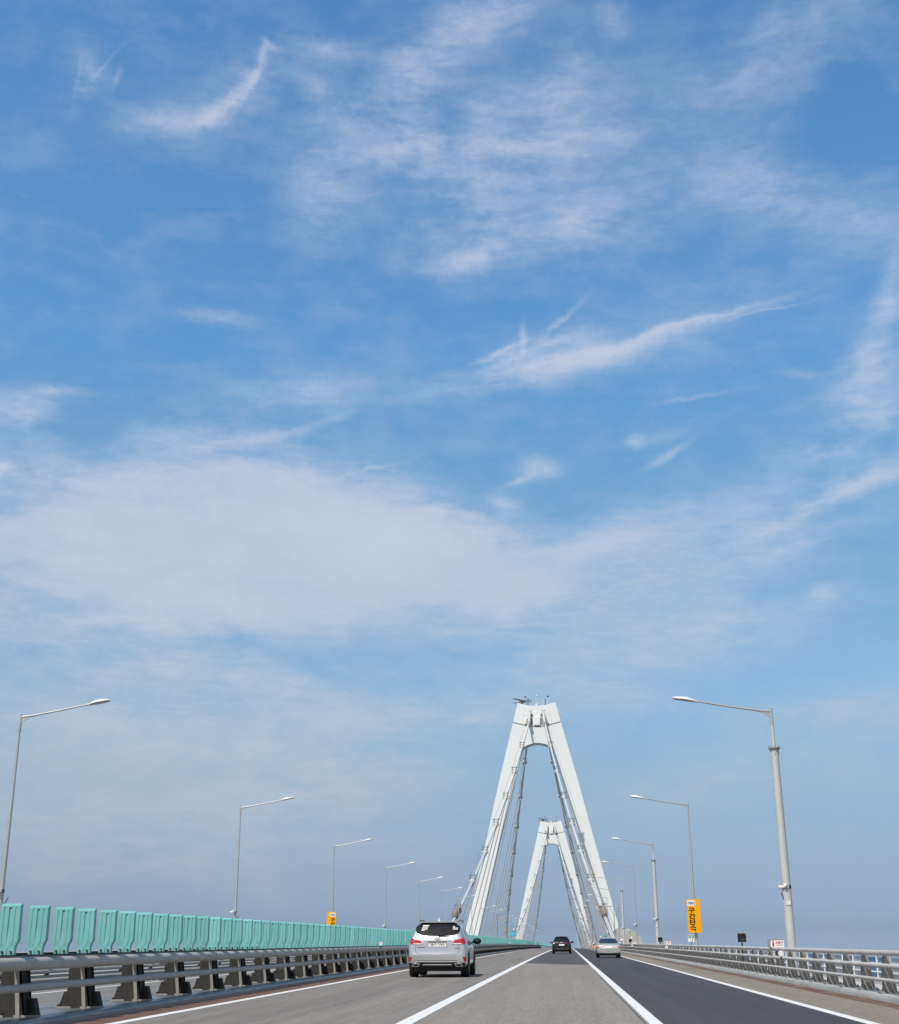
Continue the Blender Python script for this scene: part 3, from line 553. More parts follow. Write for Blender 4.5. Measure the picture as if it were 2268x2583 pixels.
# ================================================================== street lamps (pole upright at the origin, arm towards -X)
def lamp_meshes():
    d = {}
    o = MB(); o.tube([(0, 0, 0), (0, 0, 2.2), (0, 0, 7.95)], [.090, .080, .040], 14); o.tube([(0, 0, 0), (0, 0, .03)], .2, 14); d['pole_thin'] = o.mesh('pole', M['pole'], True)
    o = MB(); o.tube([(0, 0, 0), (0, 0, 7.15)], [.150, .128], 20)
    for z in (2.0, 3.7, 4.6, 6.1): o.tube([(0, 0, z), (0, 0, z + .035)], .152 - .0031 * z, 20)
    for a in range(4): o.box(*(lambda c, s: (c * .14 - .008 - abs(s) * .004, c * .14 + .008, s * .14 - .008, s * .14 + .008))(cos(a * pi / 2), sin(a * pi / 2)), 6.95, 7.15)
    d['pole_thick'] = o.mesh('pole', M['pole_thick'], True)
    o = MB(); o.tube([(0, 0, 7.15), (0, 0, 7.19)], .195, 20)
    for k in range(8): o.tube([(.170 * cos(k * pi / 4), .170 * sin(k * pi / 4), 7.13), (.170 * cos(k * pi / 4), .170 * sin(k * pi / 4), 7.25)], .011, 6)
    d['flange'] = o.mesh('flange', M['flange'], True)
    o = MB(); o.tube([(0, 0, 7.19), (0, 0, 7.95)], [.062, .050], 14); d['mast'] = o.mesh('upper_pole', M['pole_thick'], True)
    o = MB(); o.tube([(0, 0, 7.93), (0, 0, 8.50)], [.052, .046], 14)
    for z in (8.02, 8.12): o.box(-.062, -.04, -.016, .016, z, z + .03)
    o.prism([(-.02, 8.44), (-.02, 8.20), (-.30, 8.37), (-.52, 8.425), (-.52, 8.465), (-.2, 8.455)], -.018, .018)
    o.tube([(0, 0, 8.40), (-.5, 0, 8.455), (-1.5, 0, 8.62), (-2.46, 0, 8.80)], [.040, .036, .032, .029], 12); d['arm'] = o.mesh('arm', M['pole'], True)
    def head(z0, top):
        o = MB(); n = 14; st = [(0, .032, .03), (.07, .060, .045), (.18, .125, .085), (.34, .165, .115), (.52, .165, .105), (.68, .135, .075), (.78, .08, .045), (.82, .01, .01)]
        vs = []
        for s, w, hgt in st:
            for k in range(n + 1):
                a = pi * k / n
                vs.append((-2.42 - s, w * cos(a), 8.775 + s * .17 + (hgt * sin(a) if top else -.03 * sin(a))))
        m_ = n + 1; fs = [(i * m_ + k, i * m_ + k + 1, (i + 1) * m_ + k + 1, (i + 1) * m_ + k) for i in range(len(st) - 1) for k in range(n)]
        o.add(vs, fs); return o
    d['head'] = head(0, True).mesh('lamp_head', M['lamp_body'], True); d['lens'] = head(0, False).mesh('lens', M['lamp_glass'], True)
    o = MB(); o.tube([(0, 0, 2.70), (0, 0, 2.80)], .158, 18); d['band_thick'] = o.mesh('clamp_band', M['steel_dark'], True)
    o = MB(); o.tube([(0, 0, 2.70), (0, 0, 2.80)], .088, 14); d['band_thin'] = o.mesh('clamp_band', M['steel_dark'], True)
    o = MB(); o.tube([(-.10, -.08, 2.75), (-.27, -.10, 2.72)], [.045, .07], 12); o.tube([(.02, -.12, 2.75), (-.08, -.24, 2.80)], [.04, .055], 12); o.box(-.13, .05, -.16, -.10, 2.71, 2.79)
    d['device'] = o.mesh('floodlight', M['white_plastic'], True)
    o = MB(); o.tube([(-.09, -.05, 2.30), (-.20, -.10, 2.56)], .016, 8); d['conduit'] = o.mesh('conduit', M['steel_dark'], True)
    o = MB(); o.box(-.075, .065, -.160, -.148, 2.19, 2.31); d['plate'] = o.mesh('number_plate', M['white_plastic'])
    return d
LM = lamp_meshes()
def part(name, me, parent, loc=None):
    o = bpy.data.objects.new(name, me); COL.objects.link(o); o.parent = parent
    if loc: o.location = loc
    return o
def lamp(x, y, rz, thick, label, group, far=False):
    r = empty('street_lamp', R(x, y, 0.03), rz); tag(r, label, 'street lamp', group)
    part('pole', LM['pole_thick' if thick else 'pole_thin'], r)
    if thick: part('flange', LM['flange'], r); part('upper_pole', LM['mast'], r)
    a_ = part('arm', LM['arm'], r); h = part('lamp_head', LM['head'], r); part('lens', LM['lens'], h)
    if abs(rz) > 1: a_.scale = h.scale = (.945, 1, 1)
    if not far:
        b = part('clamp_band', LM['band_thick' if thick else 'band_thin'], r); b2 = part('floodlight', LM['device'], r); part('conduit', LM['conduit'], r)
        if abs(rz) > 1:
            for q in (b2,): q.rotation_euler = (0, 0, pi)
        if thick: part('number_plate', LM['plate'], r)
    return r
SP = 30.835
labR = ['thick-based street lamp at far right behind the extinguisher box, bolted flange near its top', 'slim street lamp carrying the tall yellow sign above the right guardrail',
        'thick-based street lamp with bolted flange just left of the yellow sign', 'slim street lamp rising in front of the grey concrete anchor block', 'thick-based street lamp with flange collar, left of the slim one before the anchor block']
labL = ['nearest left street lamp cut by the photo edge, arm reaching right', 'slim street lamp behind the green panels, second on the left side', 'slim left street lamp whose foot carries a yellow sign above the green panels',
        'slim left street lamp, next beyond the yellow sign lamp', 'slim left street lamp standing just behind the roof of the silver SUV']
for i in range(46):
    lamp(7.12, 43.2 + SP * i, 0, i in (0, 2, 4), labR[i] if i < 5 else 'small distant street lamp in the receding row along the right guardrail', 'street lamps along the right guardrail', i > 6)
for i in range(21):
    lamp(-18.13, 41.5 + SP * i, pi, False, labL[i] if i < 5 else 'small distant street lamp in the receding row beyond the green panels', 'street lamps along the far left edge', i > 6)

# ================================================================== signs, boxes, signals
def speed_sign(x0, x1, y, zt, zb, tx, label):
    r = empty('enforcement_sign', R((x0 + x1) / 2, y, (zt + zb) / 2)); tag(r, label, 'road sign', 'yellow section-control signs on lamp posts')
    w, hh = (x1 - x0) / 2, (zt - zb) / 2; c = .05
    o = MB(); o.prism([(-w + c, -hh), (w - c, -hh), (w, -hh + c), (w, hh - c), (w - c, hh), (-w + c, hh), (-w, hh - c), (-w, -hh + c)], -.05, .05); o.box(-.06, .06, .05, .12, -hh + .2, -hh + .28); o.box(-.06, .06, .05, .12, hh - .28, hh - .2)
    part('board', o.mesh('board', M['yellow']), r)
    o = MB(); o.box(w * (1 if tx < 0 else -1) * .93 - .012, w * (1 if tx < 0 else -1) * .93 + .012, -.058, -.05, -hh + .05, hh - .05); part('edge_trim', o.mesh('edge_trim', M['yellow']), r)
    lw = .225; lx = tx
    o = MB(); p = [(-lw + .03, -.145), (lw - .03, -.145), (lw, -.115), (lw, .115), (lw - .03, .145), (-lw + .03, .145), (-lw, .115), (-lw, -.115)]
    o.prism([(lx + a, hh - .215 + b) for a, b in p], -.062, -.052); lp = part('white_label', o.mesh('white_label', M['sign_white']), r)
    text_obj('label_text', '가변속도', .165, M['sign_black'], lp, (lx, -.066, hh - .215), .003, .68)
    for i, ch in enumerate('구간단속'):
        text_obj('letter', ch, .30, M['sign_black'], r, (lx - .0 + .010 * i, -.056, hh - .59 - .31 * i), .012, 1.28)
    return r
speed_sign(6.70, 7.405, 73.80, 3.325, 1.575, -.115, 'tall yellow sign with dark Korean lettering on the right lamp post')
speed_sign(-18.51, -17.785, 102.9, 3.43, 1.68, .115, 'yellow sign with white label half hidden behind the green panels')

r = empty('distance_marker', R(6.71, 72.6, 0.9)); tag(r, 'small green and white kilometre marker reading 12 above 1 by the yellow sign', 'road sign')
o = MB(); o.box(-.165, .165, -.012, .012, .20, .58); part('plate', o.mesh('plate', M['sign_white']), r)
o = MB(); o.box(-.145, .145, -.017, -.0125, .385, .56); gp = part('green_field', o.mesh('green_field', M['sign_green']), r)
text_obj('digits', '12', .20, M['sign_white'], r, (0, -.021, .472), .006); text_obj('digit', '1', .19, M['sign_black'], r, (.055, -.016, .292), .006); text_obj('digit', '.', .19, M['sign_black'], r, (-.05, -.016, .25), .006)
o = MB(); o.tube([(.01, .02, -.10), (.01, .02, .30)], .022, 8); o.box(-.06, .08, -.05, .06, -.05, .02); part('post', o.mesh('post', M['steel_dark']), r)

def extinguisher_box(y, label):
    r = empty('extinguisher_box', R(6.50, y, .945)); tag(r, label, 'fire box', 'white fire extinguisher boxes on the right guardrail')
    o = MB(); o.box(-.20, .20, 0, .50, 0.0, .235); part('cabinet', o.mesh('cabinet', M['sign_white']), r)
    o = MB(); o.box(-.215, .215, -.02, .52, .236, .250); part('lid', o.mesh('lid', M['pole']), r)
    o = MB(); o.box(-.225, -.202, .02, .48, .02, .235); part('side_plate', o.mesh('side_plate', M['pole']), r)
    o = MB(); o.prism([(-.155, .025), (-.100, .025), (-.100, .145), (-.112, .165), (-.112, .180), (-.098, .19), (-.10, .20), (-.145, .20), (-.15, .19), (-.142, .18), (-.142, .165), (-.155, .145)], -.006, -.001)
    part('red_pictogram', o.mesh('red_pictogram', M['red']), r)
    text_obj('lettering', '소화기', .088, M['red'], r, (.055, -.004, .145), .0018, 1.0)
    o = MB(); o.box(-.035, .155, -.004, -.001, .065, .078); part('underline', o.mesh('underline', M['signal_black']), r)
    o = MB(); o.box(-.05, .05, .1, .2, -.82, 0); part('bracket', o.mesh('bracket', M['post_r']), r)
extinguisher_box(42.0, 'white fire extinguisher box with red lettering at the foot of the thick lamp post')
extinguisher_box(86.5, 'smaller white fire extinguisher box left of the yellow sign')
extinguisher_box(129.4, 'farthest white fire extinguisher box against the concrete anchor block')
def signal(y, label):
    r = empty('lane_signal', R(6.62, y, .90)); tag(r, label, 'signal', 'square black signal heads on the right guardrail')
    o = MB(); o.tube([(0, .03, -.75), (0, .03, .22)], .032, 10); part('post', o.mesh('post', M['signal_black']), r)
    o = MB(); o.box(-.168, .168, -.03, .03, .185, .515); b = part('backboard', o.mesh('backboard', M['signal_black']), r)
    o = MB()
    for a in ((-.172, .172, .515, .521), (-.172, .172, .179, .185), (-.174, -.168, .185, .515), (.168, .174, .185, .515)): o.box(a[0], a[1], -.032, .032, a[2], a[3])
    part('white_edging', o.mesh('white_edging', M['sign_white']), r)
    o = MB(); n = 18; z0 = .35
    vs = [(.115 * cos(radians(200) * k / n - radians(10)), -.03, z0 + .115 * sin(radians(200) * k / n - radians(10))) for k in range(n + 1)] + [(.122 * cos(radians(200) * k / n - radians(10)), -.16, z0 + .122 * sin(radians(200) * k / n - radians(10))) for k in range(n + 1)]
    o.add(vs, [(k, k + 1, k + n + 2, k + n + 1) for k in range(n)]); part('hood', o.mesh('hood', M['signal_black'], True), r)
    o = MB(); o.tube([(0, -.03, z0), (0, -.05, z0)], .11, 20); part('lens', o.mesh('lens', M['signal_lens'], True), r)
signal(51.2, 'square black signal head on a short post nearest the camera on right')
signal(95.0, 'square black signal head in front of the third right lamp post')
signal(138.9, 'smallest square black signal head before the concrete anchor block')

r = empty('short_light_post', R(6.75, 143, .13)); tag(r, 'short grey light post with white disc in front of the concrete anchor block', 'light post')
o = MB(); o.tube([(0, 0, 0), (0, 0, 2.1)], .05, 10); part('post', o.mesh('post', M['pole']), r)
o = MB(); o.tube([(-.06, -.02, 2.1), (-.06, -.02, 2.26)], .12, 14); part('lamp_head', o.mesh('lamp_head', M['white_plastic'], True), r)
o = MB(); o.tube([(.14, -.06, 1.42), (.14, -.10, 1.42)], .12, 16); part('disc', o.mesh('disc', M['white_plastic'], True), r)
r = empty('roadside_detector', R(6.7, 163, .13)); tag(r, 'white roadside detector box on a short post just right of the silver sedan', 'detector')
o = MB(); o.tube([(0, 0, 0), (0, 0, 1.3)], .05, 8); part('post', o.mesh('post', M['pole']), r)
o = MB(); o.sphere((0, -.05, 1.2), .20, .18, .16); part('camera_housing', o.mesh('camera_housing', M['white_plastic'], True), r)
o = MB(); o.box(-.30, .22, -.08, .08, 1.44, 1.60); part('control_box', o.mesh('control_box', M['pole']), r)

r = empty('camera_gantry', R(6.95, 177, .03)); tag(r, 'slender gantry pole with horizontal arm and white cameras reaching over the lane', 'gantry')
o = MB(); o.tube([(0, 0, 0), (0, 0, 6.05)], [.11, .07], 12); part('pole', o.mesh('pole', M['pole']), r)
o = MB(); o.tube([(.25, 0, 5.6), (-2.85, 0, 5.62)], .055, 10); o.tube([(-.05, 0, 4.1), (-.75, 0, 4.75)], .03, 8); o.tube([(-.75, 0, 4.75), (-1.1, 0, 5.6)], .03, 8); part('arm', o.mesh('arm', M['pole']), r)
o = MB(); o.box(-2.44, -2.14, -.2, .2, 5.72, 6.12); part('control_box', o.mesh('control_box', M['white_plastic']), r)
o = MB(); o.tube([(-2.78, -.25, 5.42), (-2.78, .2, 5.42)], .11, 10); part('camera', o.mesh('camera', M['white_plastic'], True), r)
o = MB(); o.tube([(-1.0, -.2, 5.44), (-1.0, .2, 5.44)], .09, 10); part('camera', o.mesh('camera', M['white_plastic'], True), r)

r = empty('anchor_block', R(8.3, 226, -2.2)); tag(r, 'pale grey concrete anchor block with sloping top beyond the right guardrail', 'anchor block')
o = MB(); o.prism([(0, 0), (4.55, 0), (4.42, 3.15), (4.05, 4.33), (3.15, 5.03), (2.1, 5.60), (0, 5.57)], 0, 11); part('concrete_body', o.mesh('concrete_body', M['concrete']), r)
r = empty('overhead_sign', R(-10.0, 250, 0)); tag(r, 'small cyan sign board with white beacon standing above the far green screen', 'road sign')
o = MB(); o.tube([(.45, .1, 0), (.45, .1, 3.35)], .06, 8); part('post', o.mesh('post', M['pole']), r)
o = MB(); o.box(-.45, .45, -.05, .05, 2.42, 3.22); part('frame', o.mesh('frame', M['blue']), r)
o = MB(); o.box(-.36, .36, -.065, -.051, 2.5, 3.05); part('panel', o.mesh('panel', mat('cyan_bright', (.08, .52, .72), .4)), r)
o = MB(); o.sphere((.25, 0, 3.55), .18, .18, .2); o.tube([(.25, 0, 3.22), (.25, 0, 3.4)], .05, 8); part('beacon', o.mesh('beacon', M['white_plastic'], True), r)
for y, lab in ((228, 'thin post with a blue warning light above the silver sedan roof'), (262, 'thin post with pale warning light left of the one above the sedan roof')):
    r = empty('warning_light', R(6.6, y, .13)); tag(r, lab, 'warning light')
    o = MB(); o.tube([(0, 0, 0), (0, 0, 2.0)], .05, 8); part('post', o.mesh('post', M['pole']), r)
    o = MB(); o.sphere((0, 0, 2.1), .17, .17, .2); part('lamp', o.mesh('lamp', M['blue'] if y < 250 else M['white_plastic'], True), r)
# roadworks just before the crest
r = empty('work_barricade', R(4.55, 250, 0)); tag(r, 'low dark and white striped work barricade on the right lane near the crest', 'barricade')
o = MB(); o.box(-.42, .42, -.03, .03, .28, .78); part('panel', o.mesh('panel', M['sign_white']), r)
o = MB()
for k in range(3): o.prism([(-.40 + .27 * k, .28), (-.26 + .27 * k, .28), (-.08 + .27 * k, .78), (-.22 + .27 * k, .78)], -.036, -.031)
part('stripes', o.mesh('stripes', mat('maroon_stripe', (.10, .02, .02), .5)), r)
for s in (-.3, .3):
    o = MB(); o.tube([(s, -.25, 0), (s, 0, .8)], .025, 6); o.tube([(s, .25, 0), (s, 0, .8)], .025, 6); part('leg', o.mesh('leg', M['steel_dark']), r)
r = empty('traffic_drum', R(5.22, 249, 0)); tag(r, 'orange and white traffic drum beside the silver sedan near the crest', 'traffic drum')
o = MB(); o.tube([(0, 0, .06), (0, 0, .45), (0, 0, .95)], [.30, .28, .24], 16); part('drum', o.mesh('drum', M['orange'], True), r)
o = MB(); o.tube([(0, 0, .32), (0, 0, .44)], .292, 16); part('white_band', o.mesh('white_band', M['white_plastic'], True), r)
o = MB(); o.tube([(0, 0, 0), (0, 0, .06)], .38, 16); part('foot', o.mesh('foot', M['steel_dark'], True), r)

# ================================================================== cable-stayed look: towers and main cables
CX = lambda y: -6.23 - 0.87 * (y - 343) / 300 if y > 343 else -6.23
def tower(y0, cx, label):
    zb = zr(y0); r = empty('bridge_tower', (cx, y0, -42)); tag(r, label, 'bridge tower', 'white A-shaped bridge towers')
    def P(x, y, z): return (x, y, z + 42)                       # heights given above sea datum of the road
    t = 2.0
    top = [(5.05, 67.9), (4.2, 67.62), (3.2, 67.32), (2.0, 67.08), (0.8, 66.97)]
    out = top + [(-a, b) for a, b in reversed(top)]
    out += [(-6.35, 62.75), (-10.38, 47.1), (-14.15, 31.3), (-18.1, 15.4), (-22.2, -1.0), (-20.0, -20), (-16, -42), (-12, -42), (-15.4, -20), (-18.6, -1.0), (-14.52, 15.4), (-10.55, 31.3), (-6.35, 47.1), (-4.15, 55.0), (-3.85, 55.75)]
    arch = [(-3.85 + 7.7 * k / 14, 55.75 + 1.25 * sin(pi * k / 14) ** .8) for k in range(1, 14)]
    out += arch + [(3.85, 55.75), (4.15, 55.0), (6.35, 47.1), (10.55, 31.3), (14.52, 15.4), (18.6, -1.0), (15.4, -20), (12, -42), (16, -42), (20.0, -20), (22.2, -1.0), (18.1, 15.4), (14.15, 31.3), (10.38, 47.1), (6.35, 62.75)]
    out = [(a, b) for a, b in out][::-1]
    o = MB(); o.prism([(a, b + 42) for a, b in out], -t, t); body = part('tower_body', o.mesh('tower_body', M['tower']), r)
    f = -t
    o = MB(); led = [(-6.42, 62.68), (-4.0, 62.05), (-2.2, 61.62), (0, 61.38), (2.2, 61.62), (4.0, 62.05), (6.42, 62.68)]
    for (a, b), (c, d) in zip(led, led[1:]): o.hexa([P(a, f - .12, b - .09), P(c, f - .12, d - .09), P(a, f + .05, b - .09), P(c, f + .05, d - .09), P(a, f - .12, b + .05), P(c, f - .12, d + .05), P(a, f + .05, b + .05), P(c, f + .05, d + .05)])
    part('ledge', o.mesh('ledge', M['tower_seam']), r)
    o = MB()
    for s in (-1, 1):
        for (a, b), (c, d) in (((3.1 * s, 66.9), (4.05 * s, 62.2)), ((2.75 * s, 65.9), (2.55 * s, 64.6)), ((3.6 * s, 64.5), (2.5 * s, 64.45))): o.tube([P(a, f - .01, b), P(c, f - .01, d)], .028, 5)
    for (a, b), (c, d) in zip([(-1.05, 64.1), (-.5, 63.9), (0, 63.84), (.5, 63.9)], [(-.5, 63.9), (0, 63.84), (.5, 63.9), (1.05, 64.1)]): o.tube([P(a, f - .01, b), P(c, f - .01, d)], .035, 5)
    part('panel_seams', o.mesh('panel_seams', M['tower_trim']), r)
    o = MB(); o.prism([(-.78, 61.72 + 42), (.78, 61.72 + 42), (.95, 63.95 + 42), (0, 63.80 + 42), (-.95, 63.95 + 42)], f - .45, f); part('cover_plate', o.mesh('cover_plate', M['tower']), r)
    for s in (-1, 1):
        o = MB(); o.prism([(s * x, z + 42) for x, z in ((1.02, 61.85), (3.25, 62.1), (2.5, 63.45), (1.1, 63.72))], f - .06, f + .02); rc = part('saddle_recess_shade', o.mesh('saddle_recess_shade', M['tower_seam']), r)  # flat grey plate standing proud, its tone paints the shade of the notch
        o = MB(); o.tube([P(s * 2.12, f - 1.6, 61.7), P(s * 2.0, f - .9, 63.2), P(s * 1.85, f - .35, 65.0)], [.40, .36, .30], 12); o.box(s * 2.1 - .32, s * 2.1 + .32, f - 1.9, f - .1, 62.0 + 42, 62.55 + 42); part('saddle', o.mesh('saddle', M['band'], True), r)
        o = MB(); o.tube([P(s * 1.75 - .32, f - .12, 64.2), P(s * 1.72 - .32, f - .12, 65.3)], .05, 6); o.tube([P(s * 1.75 + .32, f - .12, 64.2), P(s * 1.72 + .32, f - .12, 65.3)], .05, 6); o.box(s * 1.2 - .18, s * 1.2 + .18, f - .3, f, 64.25 + 42, 64.6 + 42); part('ladder', o.mesh('ladder', M['steel_dark']), r)
        o = MB(); o.tube([P(s * 1.72 + .42 * cos(a), f - .10, 66.02 + .42 * sin(a)) for a in [pi + pi * k / 10 for k in range(11)]], .05, 6); part('lifting_eye', o.mesh('lifting_eye', M['tower_trim'], True), r)
        o = MB(); o.prism([(s * x, z + 42) for x, z in ((2.55, 62.0), (3.15, 62.1), (2.55, 62.75))], f - .5, f - .07); part('bracket', o.mesh('bracket', M['band']), r)
    # roof equipment
    o = MB()
    for z in (68.35, 68.85): o.tube([P(-1.3, 0, z + .1), P(-4.6, 0, z)], .09, 6)
    for k in range(5): o.tube([P(-1.5 - .62 * k, 0, 68.4), P(-1.9 - .62 * k, 0, 68.9)], .06, 6)
    o.tube([P(-3.0, 0, 68.6), P(-6.3, -.5, 69.35)], [.32, .10], 8); o.tube([P(-4.2, .3, 68.3), P(-6.5, .3, 68.35)], .07, 6); o.tube([P(-5.7, .3, 68.3), P(-5.7, .3, 67.95)], .05, 6); o.sphere(P(-4.2, 0, 68.2), .7, .5, .45)
    part('roof_crane', o.mesh('roof_crane', M['steel_dark'], True), r)
    o = MB()
    for x in (-2.55, -2.15): o.tube([P(x, .4, 67.0), P(x, .4, 69.6)], .05, 6)
    for z in (67.8, 68.6, 69.4): o.tube([P(-2.55, .4, z), P(-2.15, .4, z)], .04, 6)
    part('lattice_mast', o.mesh('lattice_mast', M['steel_dark']), r)
    for x, ht, m_ in ((-3.0, 69.7, 'steel_dark'), (0.05, 69.85, 'white_plastic'), (3.1, 69.7, 'steel_dark')):
        o = MB(); o.tube([P(x, 0, 67.0), P(x, 0, ht)], .035, 6); ms = part('beacon_mast', o.mesh('beacon_mast', M['tower_trim']), r)
        o = MB(); o.sphere(P(x, 0, ht + .15), .26, .26, .26); part('beacon', o.mesh('beacon', M[m_], True), ms)
    for x in (1.85, 2.35):
        o = MB(); o.tube([P(x, .3, 67.1), P(x, .3, 69.3)], .10, 8); part('antenna', o.mesh('antenna', M['tower_trim'] if x < 2 else M['steel_dark']), r)
    o = MB(); o.box(-.35, .15, -.5, .3, 66.9 + 42, 67.9 + 42); o.tube([P(.2, -.6, 66.5), P(.2, -.6, 68.6)], .05, 6); o.sphere(P(.45, -.4, 67.7), .25, .25, .2); part('winch_house', o.mesh('winch_house', M['tower_trim']), r)
    return r
tower(343, -6.23 + CH * 343 ** 2, 'near white A-shaped bridge tower with roof crane and beacons on its flat crown')
tower(643, -7.10 + CH * 643 ** 2, 'far white bridge tower framed between the legs of the near one')

ZT = 62.6
def cable_pt(y, s):
    """centre of a main cable; absolute height"""
    if y <= 343:
        t = max(0, (341.2 - y) / 123.0); z = ZT + (zr(218) + 1.0 - ZT) * t - 16 * t * (1 - t); u = 2.08 + 12.1 * t; y_ = y
    elif y <= 643:
        k = abs((493 - y) / 150.0); z = 9.0 + (ZT - 9.0) * k * k; u = 2.05 + 13.4 * (1 - k ** 1.7)
    else:
        t = (y - 644.8) / 123.0; z = ZT + (zr(768) + 1.0 - ZT) * t - 16 * t * (1 - t); u = 2.08 + 12.1 * max(0, t)
    return Vector((CX(y) + s * u + CH * y * y, y, z))
def unit_band():
    o = MB(); o.tube([(0, -.75, 0), (0, -.55, 0), (0, .55, 0), (0, .75, 0)], [.36, .50, .50, .36], 12)
    for y in (-.35, 0, .35): o.box(-.60, -.45, y - .1, y + .1, -.14, .14); o.box(.45, .60, y - .1, y + .1, -.14, .14)
    o.tube([(0, 0, -.3), (0, .1, -.85)], .12, 8); return o.mesh('cable_band', M['band'], True)
def unit_stanchion():
    o = MB()
    for s in (-.42, .42): o.tube([(s, 0, .1), (s, 0, 1.35)], .060, 6)
    o.box(-.80, .80, -.08, .08, .98, 1.10); o.box(-.62, .62, -.06, .06, .45, .53); return o.mesh('stanchion', M['rope'])
UB, US = unit_band(), unit_stanchion()
hy_side = [341.2 - 15.3 * k for k in range(1, 8)]
hy_main = [343 + 12.5 * k for k in range(1, 24)]
hy_far = [644.8 + 15.3 * k for k in range(1, 7)]
for s, side, lab in ((-1, 'left', 'white main suspension cable on the left with hangers fanning out to the left deck edge'), (1, 'right', 'white main suspension cable on the right with dense hangers down to the right deck edge')):
    r = empty('main_cable', cable_pt(343, s)); tag(r, lab, 'suspension cable', 'main suspension cables of the bridge')
    def ch(o, name, m, smooth=True): return child(o, name, m, r, smooth)
    for a, b, st in ((218, 341.2, 5), (344.8, 641.2, 6), (644.8, 766, 7)):
        n = int((b - a) / st); ys = [a + (b - a) * i / n for i in range(n + 1)]
        o = MB(); o.tube([cable_pt(y, s) for y in ys], .25 if b < 400 else .31, 12); ch(o, 'cable', M['cable'])
        o = MB()
        for dx in (-.42, .42):
            o.tube([cable_pt(y, s) + Vector((dx, 0, 1.1)) for y in ys], .030, 5)
        ch(o, 'hand_ropes', M['rope'])
    for y in hy_side + hy_main + hy_far:
        p = cable_pt(y, s); d = (cable_pt(y + .5, s) - cable_pt(y - .5, s)).normalized()
        bnd = bpy.data.objects.new('cable_band', UB); COL.objects.link(bnd); bnd.parent = r; bnd.matrix_parent_inverse = r.matrix_basis.inverted()
        bnd.matrix_basis = Matrix.Translation(p) @ d.to_track_quat('Y', 'Z').to_matrix().to_4x4()
        stn = bpy.data.objects.new('stanchion', US); COL.objects.link(stn); stn.parent = r; stn.matrix_parent_inverse = r.matrix_basis.inverted(); stn.location = p
        foot = R(CX(y) + s * 15.0, y, 0.1)
        if p.z - foot.z < 2.0: continue
        o = MB(); dd = Vector((0, .35, 0)); q = p + Vector((0, 0, -.6))
        for e in (-1, 1): o.tube([foot + dd * e, q + dd * e], .085, 6)
        o.tube([foot, foot + (q - foot).normalized() * 1.1], .13, 8)
        ch(o, 'hanger', M['hanger'])
for s, lab in ((-1, 'brown netting bundle wrapped round the left main cable above the silver SUV'), (1, 'brown netting bundle wrapped round the right main cable behind the camera gantry')):
    y = 232.5; p = cable_pt(y, s) + Vector((0, 0, .35)); d = (cable_pt(y + 1, s) - cable_pt(y - 1, s)).normalized()
    o = MB(); rnd = random.Random(5 + s); n = 16; st = [(-2.35, .40), (-2.1, .62), (-1.4, .72), (-.5, .74), (.5, .72), (1.3, .66), (1.95, .46), (2.3, .22)]
    vs = [((w + rnd.uniform(-.05, .05)) * cos(2 * pi * k / n) * .80, y_, (w + rnd.uniform(-.07, .07)) * sin(2 * pi * k / n)) for y_, w in st for k in range(n)]
    o.add(vs, [(i * n + k, i * n + (k + 1) % n, (i + 1) * n + (k + 1) % n, (i + 1) * n + k) for i in range(len(st) - 1) for k in range(n)] + [tuple(range(n))[::-1], tuple((len(st) - 1) * n + k for k in range(n))])
    w_ = o.build('netting_wrap', M['netting'], None, True, 60); w_.matrix_basis = Matrix.Translation(p) @ d.to_track_quat('Y', 'Z').to_matrix().to_4x4()
    tag(w_, lab, 'netting', 'netting bundles on the main cables')

# ================================================================== cars (rear at y = 0 facing the camera, ground at z = 0)
def paint(name, col, metal, rough, flake=0.04, coat=0.7):
    m = mat(name, col, rough, metal, vary=flake, vscale=60, coat=coat); return m
M['silver'] = paint('silver_paint', (0.58, 0.585, 0.60), 0.72, 0.26)
M['silver_green'] = paint('pale_silver_paint', (0.46, 0.495, 0.475), 0.45, 0.28)
M['black_paint'] = paint('black_paint', (0.006, 0.005, 0.008), 0.0, 0.30, coat=0.25)
M['glass_dark'] = mat('tinted_glass', (0.010, 0.011, 0.014), 0.06, spec=0.6)
M['glass_blue'] = mat('rear_glass', (0.022, 0.034, 0.055), 0.07, spec=0.6)
M['tail_red'] = mat('tail_lamp_red', (0.42, 0.012, 0.018), 0.14, coat=0.6)
M['tail_clear'] = mat('tail_lamp_clear', (0.72, 0.66, 0.66), 0.12, coat=0.6)
M['chrome'] = mat('chrome', (0.66, 0.67, 0.68), 0.25, 0.55)
M['black_plastic'] = mat('black_plastic', (0.012, 0.012, 0.013), 0.6, spec=0.3)
M['grey_plastic'] = mat('grey_plastic', (0.15, 0.155, 0.16), 0.45, 0.3)
M['tyre'] = mat('tyre_rubber', (0.016, 0.016, 0.017), 0.85)
M['rim'] = mat('alloy_rim', (0.42, 0.42, 0.43), 0.3, 0.8)
M['plate'] = mat('plate_white', (0.76, 0.76, 0.74), 0.45)
M['seam'] = mat('panel_gap', (0.10, 0.105, 0.11), 0.6)

